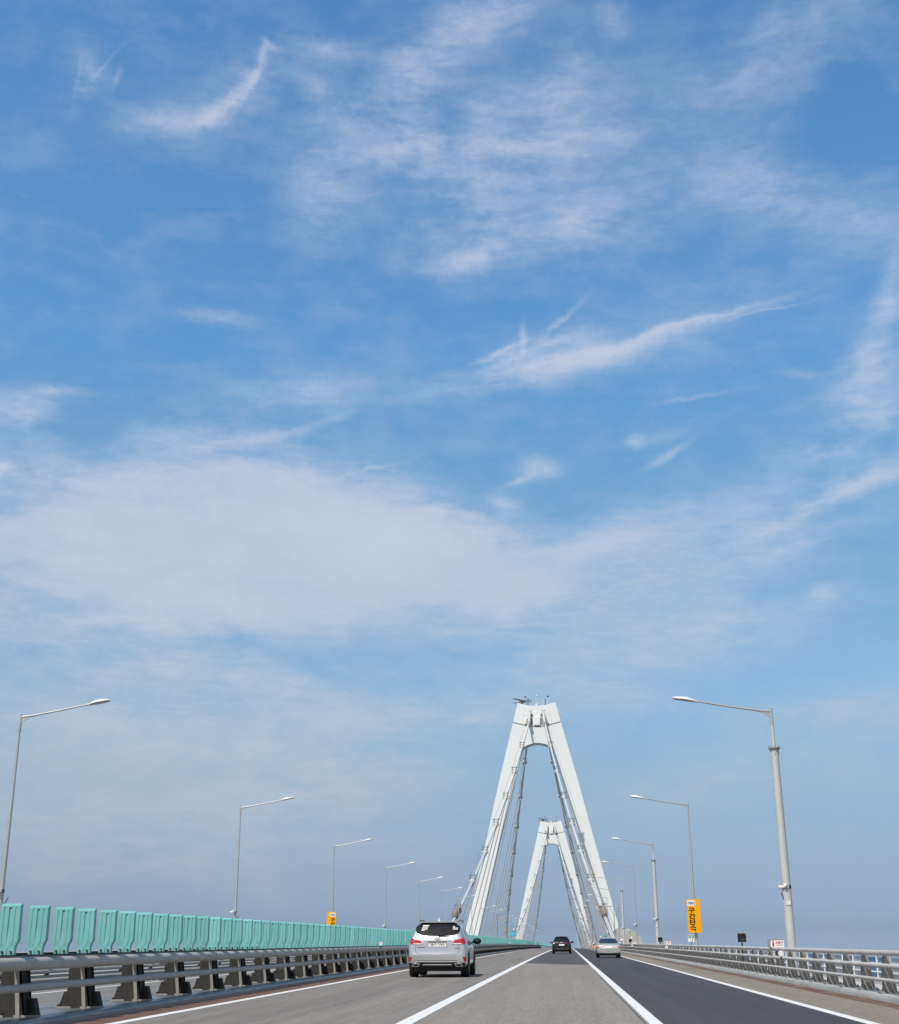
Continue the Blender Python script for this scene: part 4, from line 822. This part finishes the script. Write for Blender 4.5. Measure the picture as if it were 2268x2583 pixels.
def lerp_st(st, y):
    if y <= st[0][0]: return st[0]
    for a, b in zip(st, st[1:]):
        if y <= b[0]:
            k = (y - a[0]) / (b[0] - a[0]); return tuple(p + (q - p) * k for p, q in zip(a, b))
    return st[-1]
def car_body(name, st, zmid, m, parent):
    vs = []; n = None
    for (y, zs, hs, hm, hb, zb, hr, zt) in st:
        zm = min(zmid, zb - .08); g = zt - zb
        half = [(hs * .72, zs), (hs, zs + .07), (hm, zm), (hm + (hb - hm) * .6, zb - .05 * min(1, g * 4)), (hb, zb), (hb + (hr - hb) * .58, zb + g * .56), (hr, zt - min(.075, g * .3)), (hr * .78, zt - min(.02, g * .1)), (hr * .4, zt)]
        ring = [(0, zs)] + half + [(0, zt + .004)] + [(-a, b) for a, b in reversed(half)]
        n = len(ring); vs += [(a, y, b) for a, b in ring]
    fs = [(i * n + k, i * n + (k + 1) % n, (i + 1) * n + (k + 1) % n, (i + 1) * n + k) for i in range(len(st) - 1) for k in range(n)]
    L = (len(st) - 1) * n; h_ = n // 2
    for base, rev in ((0, False), (L, True)):                        # end caps as quad strips
        for k in range(h_):
            a, b, c, d = base + k, base + k + 1, base + (n - k - 1) % n, base + (n - k) % n
            f = [a, b, c, d]; f = list(dict.fromkeys(f))
            if len(f) >= 3: fs.append(tuple(f[::-1] if rev else f))
    o = MB(); o.add(vs, fs); me = o.mesh(name, m)
    ob = bpy.data.objects.new(name, me); COL.objects.link(ob)
    md = ob.modifiers.new('s', 'SUBSURF'); md.levels = 3; md.render_levels = 3
    dg = bpy.context.evaluated_depsgraph_get(); me2 = bpy.data.meshes.new_from_object(ob.evaluated_get(dg)); bpy.data.objects.remove(ob)
    me2.polygons.foreach_set('use_smooth', [True] * len(me2.polygons)); me2.name = name
    ob = bpy.data.objects.new(name, me2); COL.objects.link(ob); ob.parent = parent
    bvh = BVHTree.FromPolygons([v.co.copy() for v in me2.vertices], [tuple(p.vertices) for p in me2.polygons])
    return ob, bvh
def decal(bvh, poly, axis, name, m, parent, off=.006, step=.05, thick=.016):
    """a part that follows the body: outline given in (x,z) from behind ('y') or in (y,z) from a side ('x+' / 'x-')"""
    P = []
    for (a, b), (c, d) in zip(poly, poly[1:] + poly[:1]):
        k = max(1, int(math.hypot(c - a, d - b) / step)); P += [(a + (c - a) * i / k, b + (d - b) * i / k) for i in range(k)]
    nb = len(P); xs = [p[0] for p in P]; zs = [p[1] for p in P]
    def inside(x, z):
        c = False
        for (a, b), (e, f) in zip(P, P[1:] + P[:1]):
            if (b > z) != (f > z) and x < (e - a) * (z - b) / (f - b) + a: c = not c
        return c
    pts = list(P); x = min(xs) + step * .7
    while x < max(xs):
        z = min(zs) + step * .6
        while z < max(zs):
            if inside(x, z) and min((x - p[0]) ** 2 + (z - p[1]) ** 2 for p in P) > (step * .4) ** 2: pts.append((x, z))
            z += step
        x += step
    r = delaunay_2d_cdt([Vector(p) for p in pts], [], [list(range(nb))], 1, 1e-5)
    V = [tuple(v) for v in r[0]]; F = [tuple(f) for f in r[2]]
    D = {'y': Vector((0, 1, 0)), 'x+': Vector((-1, 0, 0)), 'x-': Vector((1, 0, 0))}[axis]
    top = []; low = []
    for (a, b) in V:
        O = Vector((a, -5, b)) if axis == 'y' else Vector((5 if axis == 'x+' else -5, a, b))
        h, nrm, _, _ = bvh.ray_cast(O, D, 10)
        if h is None:
            q = Vector((a, .1, b)) if axis == 'y' else Vector((.9 if axis == 'x+' else -.9, a, b)); h, nrm, _, _ = bvh.find_nearest(q)
        top.append(h - D * off); low.append(h + D * thick)
    n = len(V); cnt = {}
    for f in F:
        for a, b in zip(f, f[1:] + f[:1]): cnt[(a, b)] = 1
    fs = F + [tuple(i + n for i in f[::-1]) for f in F] + [(b, a, a + n, b + n) for (a, b) in cnt if (b, a) not in cnt]
    o = MB(); o.add(top + low, fs); return o.build(name, m, parent, True, 35)
def mir(poly): return [(-a, b) for a, b in poly][::-1]
def wheel(parent, x, y, rad, w, name='wheel'):
    o = MB(); s = 1 if x > 0 else -1
    prof = [(-w / 2, rad * .68), (-w / 2, rad * .93), (-w / 2 + .025, rad * .985), (-w * .2, rad), (w * .2, rad), (w / 2 - .025, rad * .985), (w / 2, rad * .93), (w / 2, rad * .68)]
    n = 32; vs = [(x + a, y + r_ * cos(2 * pi * k / n), rad + r_ * sin(2 * pi * k / n)) for a, r_ in prof for k in range(n)]
    o.add(vs, [(i * n + k, i * n + (k + 1) % n, (i + 1) * n + (k + 1) % n, (i + 1) * n + k) for i in range(len(prof) - 1) for k in range(n)])
    wh = o.build('tyre', M['tyre'], parent, True, 50); wh.name = name
    o = MB(); o.tube([(x - w * .40, y, rad), (x + w * .42 * s, y, rad)], rad * .69, 24)
    for k in range(5):
        a = 2 * pi * k / 5; o.box(x + s * w * .42 - .01, x + s * w * .42 + .012, y - .03, y + .03, rad, rad + rad * .62, fn=lambda X, Y, Z, a=a: (X, y + (Y - y) * cos(a) - (Z - rad) * sin(a), rad + (Y - y) * sin(a) + (Z - rad) * cos(a)))
    o.build('rim', M['rim'], wh)
def mirror(parent, x, y, z, m, sc=1.0):
    s = 1 if x > 0 else -1
    o = MB(); o.sphere((x + s * .10 * sc, y, z), .135 * sc, .08 * sc, .10 * sc, 14, 10); o.tube([(x - s * .10, y + .04, z - .06), (x + s * .03, y + .01, z - .03)], .03, 8); o.build('side_mirror', m, parent, True, 60)
def underside(parent, hw, y0, y1, z0, z1):
    o = MB(); o.box(-hw, hw, y0, y1, z0, z1); o.build('underbody', M['black_plastic'], parent)
def disc_poly(cy, cz, r, zmin, n=26): return [(cy + r * cos(2 * pi * k / n), max(zmin, cz + r * sin(2 * pi * k / n))) for k in range(n)]

def silver_suv():
    r = empty('suv_car', R(-4.385, 45.9, 0)); r.scale = (1.045, 1.0, 1.015); r.rotation_euler = (math.atan(slope(46)), 0, 0)
    tag(r, 'silver SUV seen from behind in the left lane, stickers on its dark rear window', 'car')
    st = [(0.0, .40, .78, .80, .78, .64, .74, .715), (.03, .36, .87, .89, .87, .70, .83, .80), (.06, .33, .905, .925, .905, .80, .86, .95), (.085, .30, .925, .95, .935, .93, .85, 1.13), (.15, .28, .94, .965, .955, 1.0, .83, 1.31),
          (.25, .26, .95, .975, .965, 1.04, .79, 1.49), (.37, .25, .955, .98, .97, 1.06, .755, 1.67), (.45, .25, .96, .98, .97, 1.07, .735, 1.765), (.60, .25, .96, .98, .97, 1.07, .725, 1.80), (1.3, .25, .96, .98, .97, 1.06, .72, 1.815),
          (2.2, .25, .96, .98, .97, 1.04, .71, 1.80), (2.9, .25, .96, .98, .965, 1.03, .69, 1.72), (3.4, .25, .96, .98, .96, 1.02, .68, 1.46), (3.85, .26, .96, .975, .94, .98, .76, 1.13), (4.5, .28, .93, .95, .90, .92, .70, 1.02), (4.8, .30, .84, .87, .82, .75, .66, .88), (4.9, .36, .70, .72, .70, .60, .58, .68)]
    body, bv = car_body('body', st, .62, M['silver'], r)
    gl = [(-.62, 1.752), (.62, 1.752), (.70, 1.70), (.735, 1.60), (.735, 1.50), (.69, 1.42), (.55, 1.365), (.30, 1.335), (0, 1.328), (-.30, 1.335), (-.55, 1.365), (-.69, 1.42), (-.735, 1.50), (-.735, 1.60), (-.70, 1.70)]
    g = decal(bv, gl, 'y', 'rear_window', M['glass_dark'], r, .012, .04)
    rnd = random.Random(4)
    def stick(x0, z0, rows, slant, nm):
        o = MB()
        for i, (w, hgt) in enumerate(rows):
            zc = z0 - sum(h_ for _, h_ in rows[:i]) - hgt / 2; xa = x0 - slant * i * .012; x = xa; hgt *= .8
            while x < xa + w:
                ww = rnd.uniform(.018, .04)
                c = [Vector((X, 0, Z)) for X, Z in ((x, zc - hgt * .36), (x + ww, zc - hgt * .36), (x + ww, zc + hgt * .36), (x, zc + hgt * .36))]
                q = []
                for v in c:
                    h_, n_, _, _ = bv.ray_cast(Vector((v.x, -5, v.z)), Vector((0, 1, 0)), 10); q.append(h_ + Vector((0, -.016, 0)))
                o.add(q, [(0, 1, 2, 3)]); x += ww + rnd.choice((0.0, .004, .010))
        o.build(nm, M['sign_white'], g)
    stick(-.50, 1.695, [(.20, .05), (.19, .035), (.17, .035), (.18, .045), (.11, .035)], 1.0, 'sticker')
    stick(.50, 1.655, [(.07, .05), (.16, .035), (.18, .04)], .3, 'sticker')
    o = MB(); o.tube([(.02, .115, 1.365), (.40, .105, 1.375)], [.022, .010], 8); o.build('wiper', M['black_plastic'], r)
    L = [(-.985, 1.235), (-.90, 1.262), (-.80, 1.25), (-.56, 1.185), (-.475, 1.055), (-.70, 1.052), (-.90, 1.075), (-.985, 1.13)]
    W_ = [(-.80, 1.095), (-.525, 1.098), (-.492, 1.062), (-.70, 1.058), (-.80, 1.066)]
    for q, w_ in ((L, W_), (mir(L), mir(W_))):
        t = decal(bv, q, 'y', 'tail_light', M['tail_red'], r, .016, .025); decal(bv, w_, 'y', 'reversing_lamp', M['tail_clear'], t, .022, .03)
        xx = [p[0] for p in q]; s = -1 if sum(xx) < 0 else 1
        decal(bv, [(s * .745 - .007, 1.09), (s * .745 + .007, 1.09), (s * .745 + .007, 1.238), (s * .745 - .007, 1.238)], 'y', 'lamp_divider', M['seam'], t, .0185, .05)
    decal(bv, [(-.47, 1.150), (.47, 1.150), (.47, 1.166), (-.47, 1.166)], 'y', 'garnish_line', M['grey_plastic'], r, .008)
    pl = decal(bv, [(-.30, .985), (.30, .985), (.30, 1.135), (-.30, 1.135)], 'y', 'number_plate', M['plate'], r, .014, .1)
    fr = MB(); py = bv.ray_cast(Vector((0, -5, 1.06)), Vector((0, 1, 0)), 10)[0].y - .014
    for a in ((-.306, .306, .979, .986), (-.306, .306, 1.134, 1.141), (-.306, -.299, .986, 1.134), (.299, .306, .986, 1.134)): fr.box(a[0], a[1], py - .012, py + .02, a[2], a[3])
    fr.build('plate_frame', M['black_plastic'], pl)
    text_obj('plate_text', '08저 0769', .135, M['sign_black'], pl, (0, py - .009, 1.06), -.0015, .86)
    # oval emblem with a slanted letter
    em = MB(); e_ = lambda x, z: (bv.ray_cast(Vector((x, -5, z)), Vector((0, 1, 0)), 10)[0] + Vector((0, -.012, 0)))
    em.tube([e_(.092 * cos(2 * pi * k / 24), 1.238 + .046 * sin(2 * pi * k / 24)) for k in range(25)], .007, 6, False)
    em.tube([e_(-.062, 1.208), e_(-.035, 1.232), e_(-.022, 1.268)], .007, 6); em.tube([e_(.022, 1.208), e_(.035, 1.244), e_(.062, 1.268)], .007, 6); em.tube([e_(-.036, 1.232), e_(.036, 1.244)], .006, 6)
    em.build('emblem', M['grey_plastic'], r, True)
    for nm, x0, x1, z in (('name_badge', -.68, -.42, .965), ('trim_badge', .58, .72, .935)):
        decal(bv, [(x0, z - .014), (x1, z - .014), (x1, z + .014), (x0, z + .014)], 'y', nm, M['grey_plastic'], r, .008, .05)
    o = MB(); sm = [(-.70, 1.05), (-.735, .90), (-.70, .79), (-.62, .752), (-.30, .742), (0, .740), (.30, .742), (.62, .752), (.70, .79), (.735, .90), (.70, 1.05)]
    o.tube([bv.ray_cast(Vector((a, -5, b)), Vector((0, 1, 0)), 10)[0] + Vector((0, -.0005, 0)) for a, b in sm], .006, 6); o.build('tailgate_gap', M['seam'], r)
    Q = [(-.975, .50), (-.935, .655), (-.83, .665), (-.885, .51)]
    for q in (Q, mir(Q)): decal(bv, q, 'y', 'reflector', M['tail_red'], r, .014, .025)
    decal(bv, [(-.985, .30), (-.6, .27), (.6, .27), (.985, .30), (.985, .47), (.80, .455), (.66, .545), (-.66, .545), (-.80, .455), (-.985, .47)], 'y', 'lower_bumper', M['black_plastic'], r, .022, .03)
    decal(bv, [(-.86, .37), (-.80, .38), (-.65, .495), (.65, .495), (.80, .38), (.86, .37), (.69, .525), (-.69, .525)], 'y', 'skid_trim', M['chrome'], r, .030, .03)
    decal(bv, [(-.50, .395), (.50, .395), (.44, .425), (-.44, .425)], 'y', 'skid_strip', M['chrome'], r, .030, .05)
    X_ = [(-.845, .345), (-.79, .45), (-.57, .45), (-.62, .345)]
    for q in (X_, mir(X_)):
        e = decal(bv, q, 'y', 'exhaust_tip', M['chrome'], r, .040, .03)
        c = (sum(p[0] for p in q) / 4, sum(p[1] for p in q) / 4)
        decal(bv, [(c[0] + (a - c[0]) * .74, c[1] + (b - c[1]) * .60) for a, b in q], 'y', 'exhaust_opening', M['black_plastic'], e, .046, .03)
    underside(r, .78, .12, 4.6, .20, .42)
    for s, ax in ((1, 'x+'), (-1, 'x-')):
        decal(bv, [(.75, 1.16), (1.05, 1.52), (1.5, 1.64), (2.3, 1.665), (2.85, 1.58), (3.35, 1.30), (3.52, 1.13), (2.2, 1.11)], ax, 'side_window', M['glass_dark'], r, .008, .1)
        decal(bv, [(.35, .27), (4.6, .27), (4.6, .40), (.35, .42)], ax, 'side_cladding', M['black_plastic'], r, .010, .15)
        for cy in (.98, 3.86):
            decal(bv, disc_poly(cy, .385, .465, .262), ax, 'wheel_arch', M['black_plastic'], r, .012, .09); wheel(r, s * .855, cy, .375, .27)
        o = MB(); o.tube([(s * .66, .72, 1.79), (s * .665, 1.0, 1.845), (s * .665, 2.5, 1.845), (s * .66, 2.75, 1.80)], .022, 8); o.build('roof_rail', M['grey_plastic'], r, True)
        mirror(r, s * 1.0, 3.25, 1.16, M['black_plastic'], 1.12)
        o = MB(); o.box(s * .978 - .014, s * .978 + .014, 1.75, 1.95, .93, .955); o.build('door_handle', M['chrome'], r)
    o = MB(); o.prism([(-.055, 1.80), (.055, 1.80), (.02, 1.87), (.004, 1.95), (-.004, 1.95), (-.02, 1.87)], .72, .95); o.build('antenna_fin', M['sign_white'], r)
    o = MB(); o.prism([(-.58, 1.765), (.58, 1.765), (.63, 1.772), (.57, 1.802), (0, 1.816), (-.57, 1.802), (-.63, 1.772)], .385, .62); o.build('spoiler', M['silver'], r, True, 50)
silver_suv()

def black_suv():
    r = empty('suv_car', R(-.44, 136.6, 0)); r.rotation_euler = (math.atan(slope(137)), 0, 0)
    tag(r, 'black SUV with white number plate driving ahead in the middle lane', 'car')
    st = [(0.0, .40, .80, .84, .80, .66, .74, .73), (.03, .36, .88, .91, .88, .74, .80, .86), (.07, .32, .92, .945, .92, .88, .80, 1.02), (.13, .29, .935, .955, .94, .96, .78, 1.16), (.30, .27, .945, .96, .945, 1.0, .74, 1.36), (.52, .26, .95, .965, .945, 1.02, .68, 1.565), (.64, .26, .95, .965, .945, 1.02, .665, 1.645), (1.4, .26, .95, .965, .945, 1.0, .67, 1.68), (2.3, .26, .95, .965, .94, .99, .66, 1.655), (3.0, .26, .95, .965, .935, .98, .66, 1.44), (3.5, .27, .95, .96, .92, .95, .72, 1.10), (4.2, .28, .92, .93, .88, .88, .68, 1.0), (4.55, .32, .80, .82, .78, .70, .6, .82), (4.62, .38, .66, .70, .66, .58, .5, .66)]
    body, bv = car_body('body', st, .62, M['black_paint'], r)
    decal(bv, [(-.56, 1.60), (.56, 1.60), (.66, 1.40), (.70, 1.22), (.4, 1.17), (-.4, 1.17), (-.70, 1.22), (-.66, 1.40)], 'y', 'rear_window', M['glass_dark'], r, .014, .05)
    Lq = [(-.94, 1.06), (-.70, 1.10), (-.40, 1.04), (-.42, .98), (-.70, .99), (-.94, .98)]
    dk = mat('smoked_red_lamp', (.11, .008, .014), .15, coat=.6)
    for q in (Lq, mir(Lq)): decal(bv, q, 'y', 'tail_light', dk, r, .012, .05)
    pl = decal(bv, [(-.27, .80), (.27, .80), (.27, .935), (-.27, .935)], 'y', 'number_plate', M['plate'], r, .014, .1)
    o = MB(); c = bv.ray_cast(Vector((-.02, -5, 1.10)), Vector((0, 1, 0)), 10)[0]; o.tube([c + Vector((.085 * cos(2 * pi * k / 20), -.012, .052 * sin(2 * pi * k / 20))) for k in range(21)], .016, 6, False); o.tube([c + Vector((-.05, -.012, -.03)), c + Vector((0, -.012, .0)), c + Vector((.05, -.012, .03))], .02, 6); o.build('emblem', M['chrome'], r, True)
    decal(bv, [(-.80, .505), (.80, .505), (.74, .522), (-.74, .522)], 'y', 'bumper_strip', M['rim'], r, .012, .08)
    decal(bv, [(-.78, .41), (.78, .41), (.75, .430), (-.75, .430)], 'y', 'bumper_strip', M['rim'], r, .012, .08)
    decal(bv, [(-.93, .30), (.93, .30), (.93, .40), (-.93, .40)], 'y', 'lower_bumper', M['black_plastic'], r, .010, .08)
    underside(r, .75, .15, 4.3, .22, .42)
    for s, ax in ((1, 'x+'), (-1, 'x-')):
        decal(bv, [(.85, 1.10), (1.2, 1.44), (1.7, 1.53), (2.4, 1.52), (3.0, 1.26), (3.2, 1.06)], ax, 'side_window', M['glass_dark'], r, .008, .1)
        for cy in (.9, 3.62):
            decal(bv, disc_poly(cy, .37, .44, .275), ax, 'wheel_arch', M['black_plastic'], r, .010, .1); wheel(r, s * .845, cy, .36, .245)
        mirror(r, s * .98, 3.0, 1.12, M['black_paint'] if s > 0 else M['grey_plastic'], 1.1)
    o = MB(); o.prism([(-.03, 1.655), (.03, 1.655), (.006, 1.80), (-.006, 1.80)], .8, 1.0); o.build('antenna_fin', M['black_paint'], r)
    o = MB(); o.prism([(-.60, 1.625), (.60, 1.625), (.64, 1.64), (.58, 1.67), (0, 1.69), (-.58, 1.67), (-.64, 1.64)], .50, .80); o.build('spoiler', mat('grey_spoiler', (.05, .05, .055), .3, coat=.5), r, True, 50)
black_suv()

def silver_sedan():
    r = empty('sedan_car', R(3.14, 99.2, 0)); r.rotation_euler = (math.atan(slope(99)), 0, 0)
    tag(r, 'pale silver sedan with triangular red tail lights in the right lane', 'car')
    st = [(0.0, .34, .72, .76, .74, .60, .68, .66), (.04, .30, .81, .85, .83, .66, .76, .735), (.07, .27, .85, .875, .865, .74, .78, .83), (.11, .25, .86, .885, .875, .80, .77, .92), (.19, .24, .87, .89, .88, .84, .76, .985), (.50, .23, .875, .89, .88, .86, .75, 1.005), (.66, .23, .875, .89, .88, .87, .74, 1.015), (.80, .23, .875, .89, .88, .875, .72, 1.08), (1.15, .23, .875, .89, .88, .88, .65, 1.285), (1.45, .23, .875, .89, .88, .88, .62, 1.395), (2.0, .23, .875, .89, .88, .87, .61, 1.44), (2.6, .23, .875, .89, .88, .86, .61, 1.42), (3.2, .23, .875, .89, .875, .85, .63, 1.18), (3.6, .24, .875, .885, .86, .83, .68, .97), (4.3, .26, .85, .86, .82, .76, .64, .88), (4.7, .30, .76, .78, .74, .62, .58, .74), (4.78, .36, .62, .66, .62, .52, .48, .58)]
    body, bv = car_body('body', st, .56, M['silver_green'], r)
    decal(bv, [(-.54, 1.355), (.54, 1.355), (.60, 1.30), (.70, 1.06), (.66, 1.04), (-.66, 1.04), (-.70, 1.06), (-.60, 1.30)], 'y', 'rear_window', M['glass_blue'], r, .018, .04)
    Lq = [(-.885, .91), (-.78, .915), (-.60, .72), (-.62, .685), (-.885, .685), (-.90, .80)]
    Cq = [(-.70, .75), (-.63, .745), (-.63, .70), (-.73, .70)]
    for q, c in ((Lq, Cq), (mir(Lq), mir(Cq))):
        t = decal(bv, q, 'y', 'tail_light', M['tail_red'], r, .012, .05); decal(bv, c, 'y', 'reversing_lamp', M['tail_clear'], t, .017, .04)
        s = -1 if q[0][0] < 0 or q[-1][0] < 0 else 1
        decal(bv, [(s * .80 - .045, .80), (s * .80 + .045, .80), (s * .80 + .02, .875), (s * .80 - .03, .875)], 'y', 'lamp_insert', M['tail_clear'], t, .017, .05)
    pl = decal(bv, [(-.26, .715), (.26, .715), (.26, .845), (-.26, .845)], 'y', 'number_plate', M['plate'], r, .014, .1)
    o = MB()
    for x in (-.17, -.10, -.05, .04, .09, .14): o.box(x - .018, x + .018, .068, .078, .755, .805)
    o.build('plate_text', mat('faint_grey', (.38, .38, .38), .6), pl)
    decal(bv, [(-.29, .865), (.29, .865), (.27, .883), (-.27, .883)], 'y', 'chrome_strip', M['grey_plastic'], r, .010, .08)
    decal(bv, [(-.80, .27), (.80, .27), (.80, .325), (-.80, .325)], 'y', 'lower_bumper', M['black_plastic'], r, .010, .08)
    o = MB(); o.tube([bv.ray_cast(Vector((a, -5, b)), Vector((0, 1, 0)), 10)[0] for a, b in ((-.84, .668), (-.6, .664), (0, .662), (.6, .664), (.84, .668))], .006, 6); o.build('bumper_gap', M['seam'], r)
    underside(r, .70, .15, 4.4, .18, .38)
    for s, ax in ((1, 'x+'), (-1, 'x-')):
        decal(bv, [(.95, .97), (1.35, 1.24), (1.9, 1.335), (2.5, 1.32), (3.1, 1.06), (3.25, .94)], ax, 'side_window', M['glass_blue'], r, .008, .1)
        for cy in (.98, 3.72):
            decal(bv, disc_poly(cy, .32, .385, .235), ax, 'wheel_arch', M['black_plastic'], r, .010, .1); wheel(r, s * .765, cy, .315, .21)
        mirror(r, s * .90, 3.05, 1.0, M['silver_green'], .95)
silver_sedan()
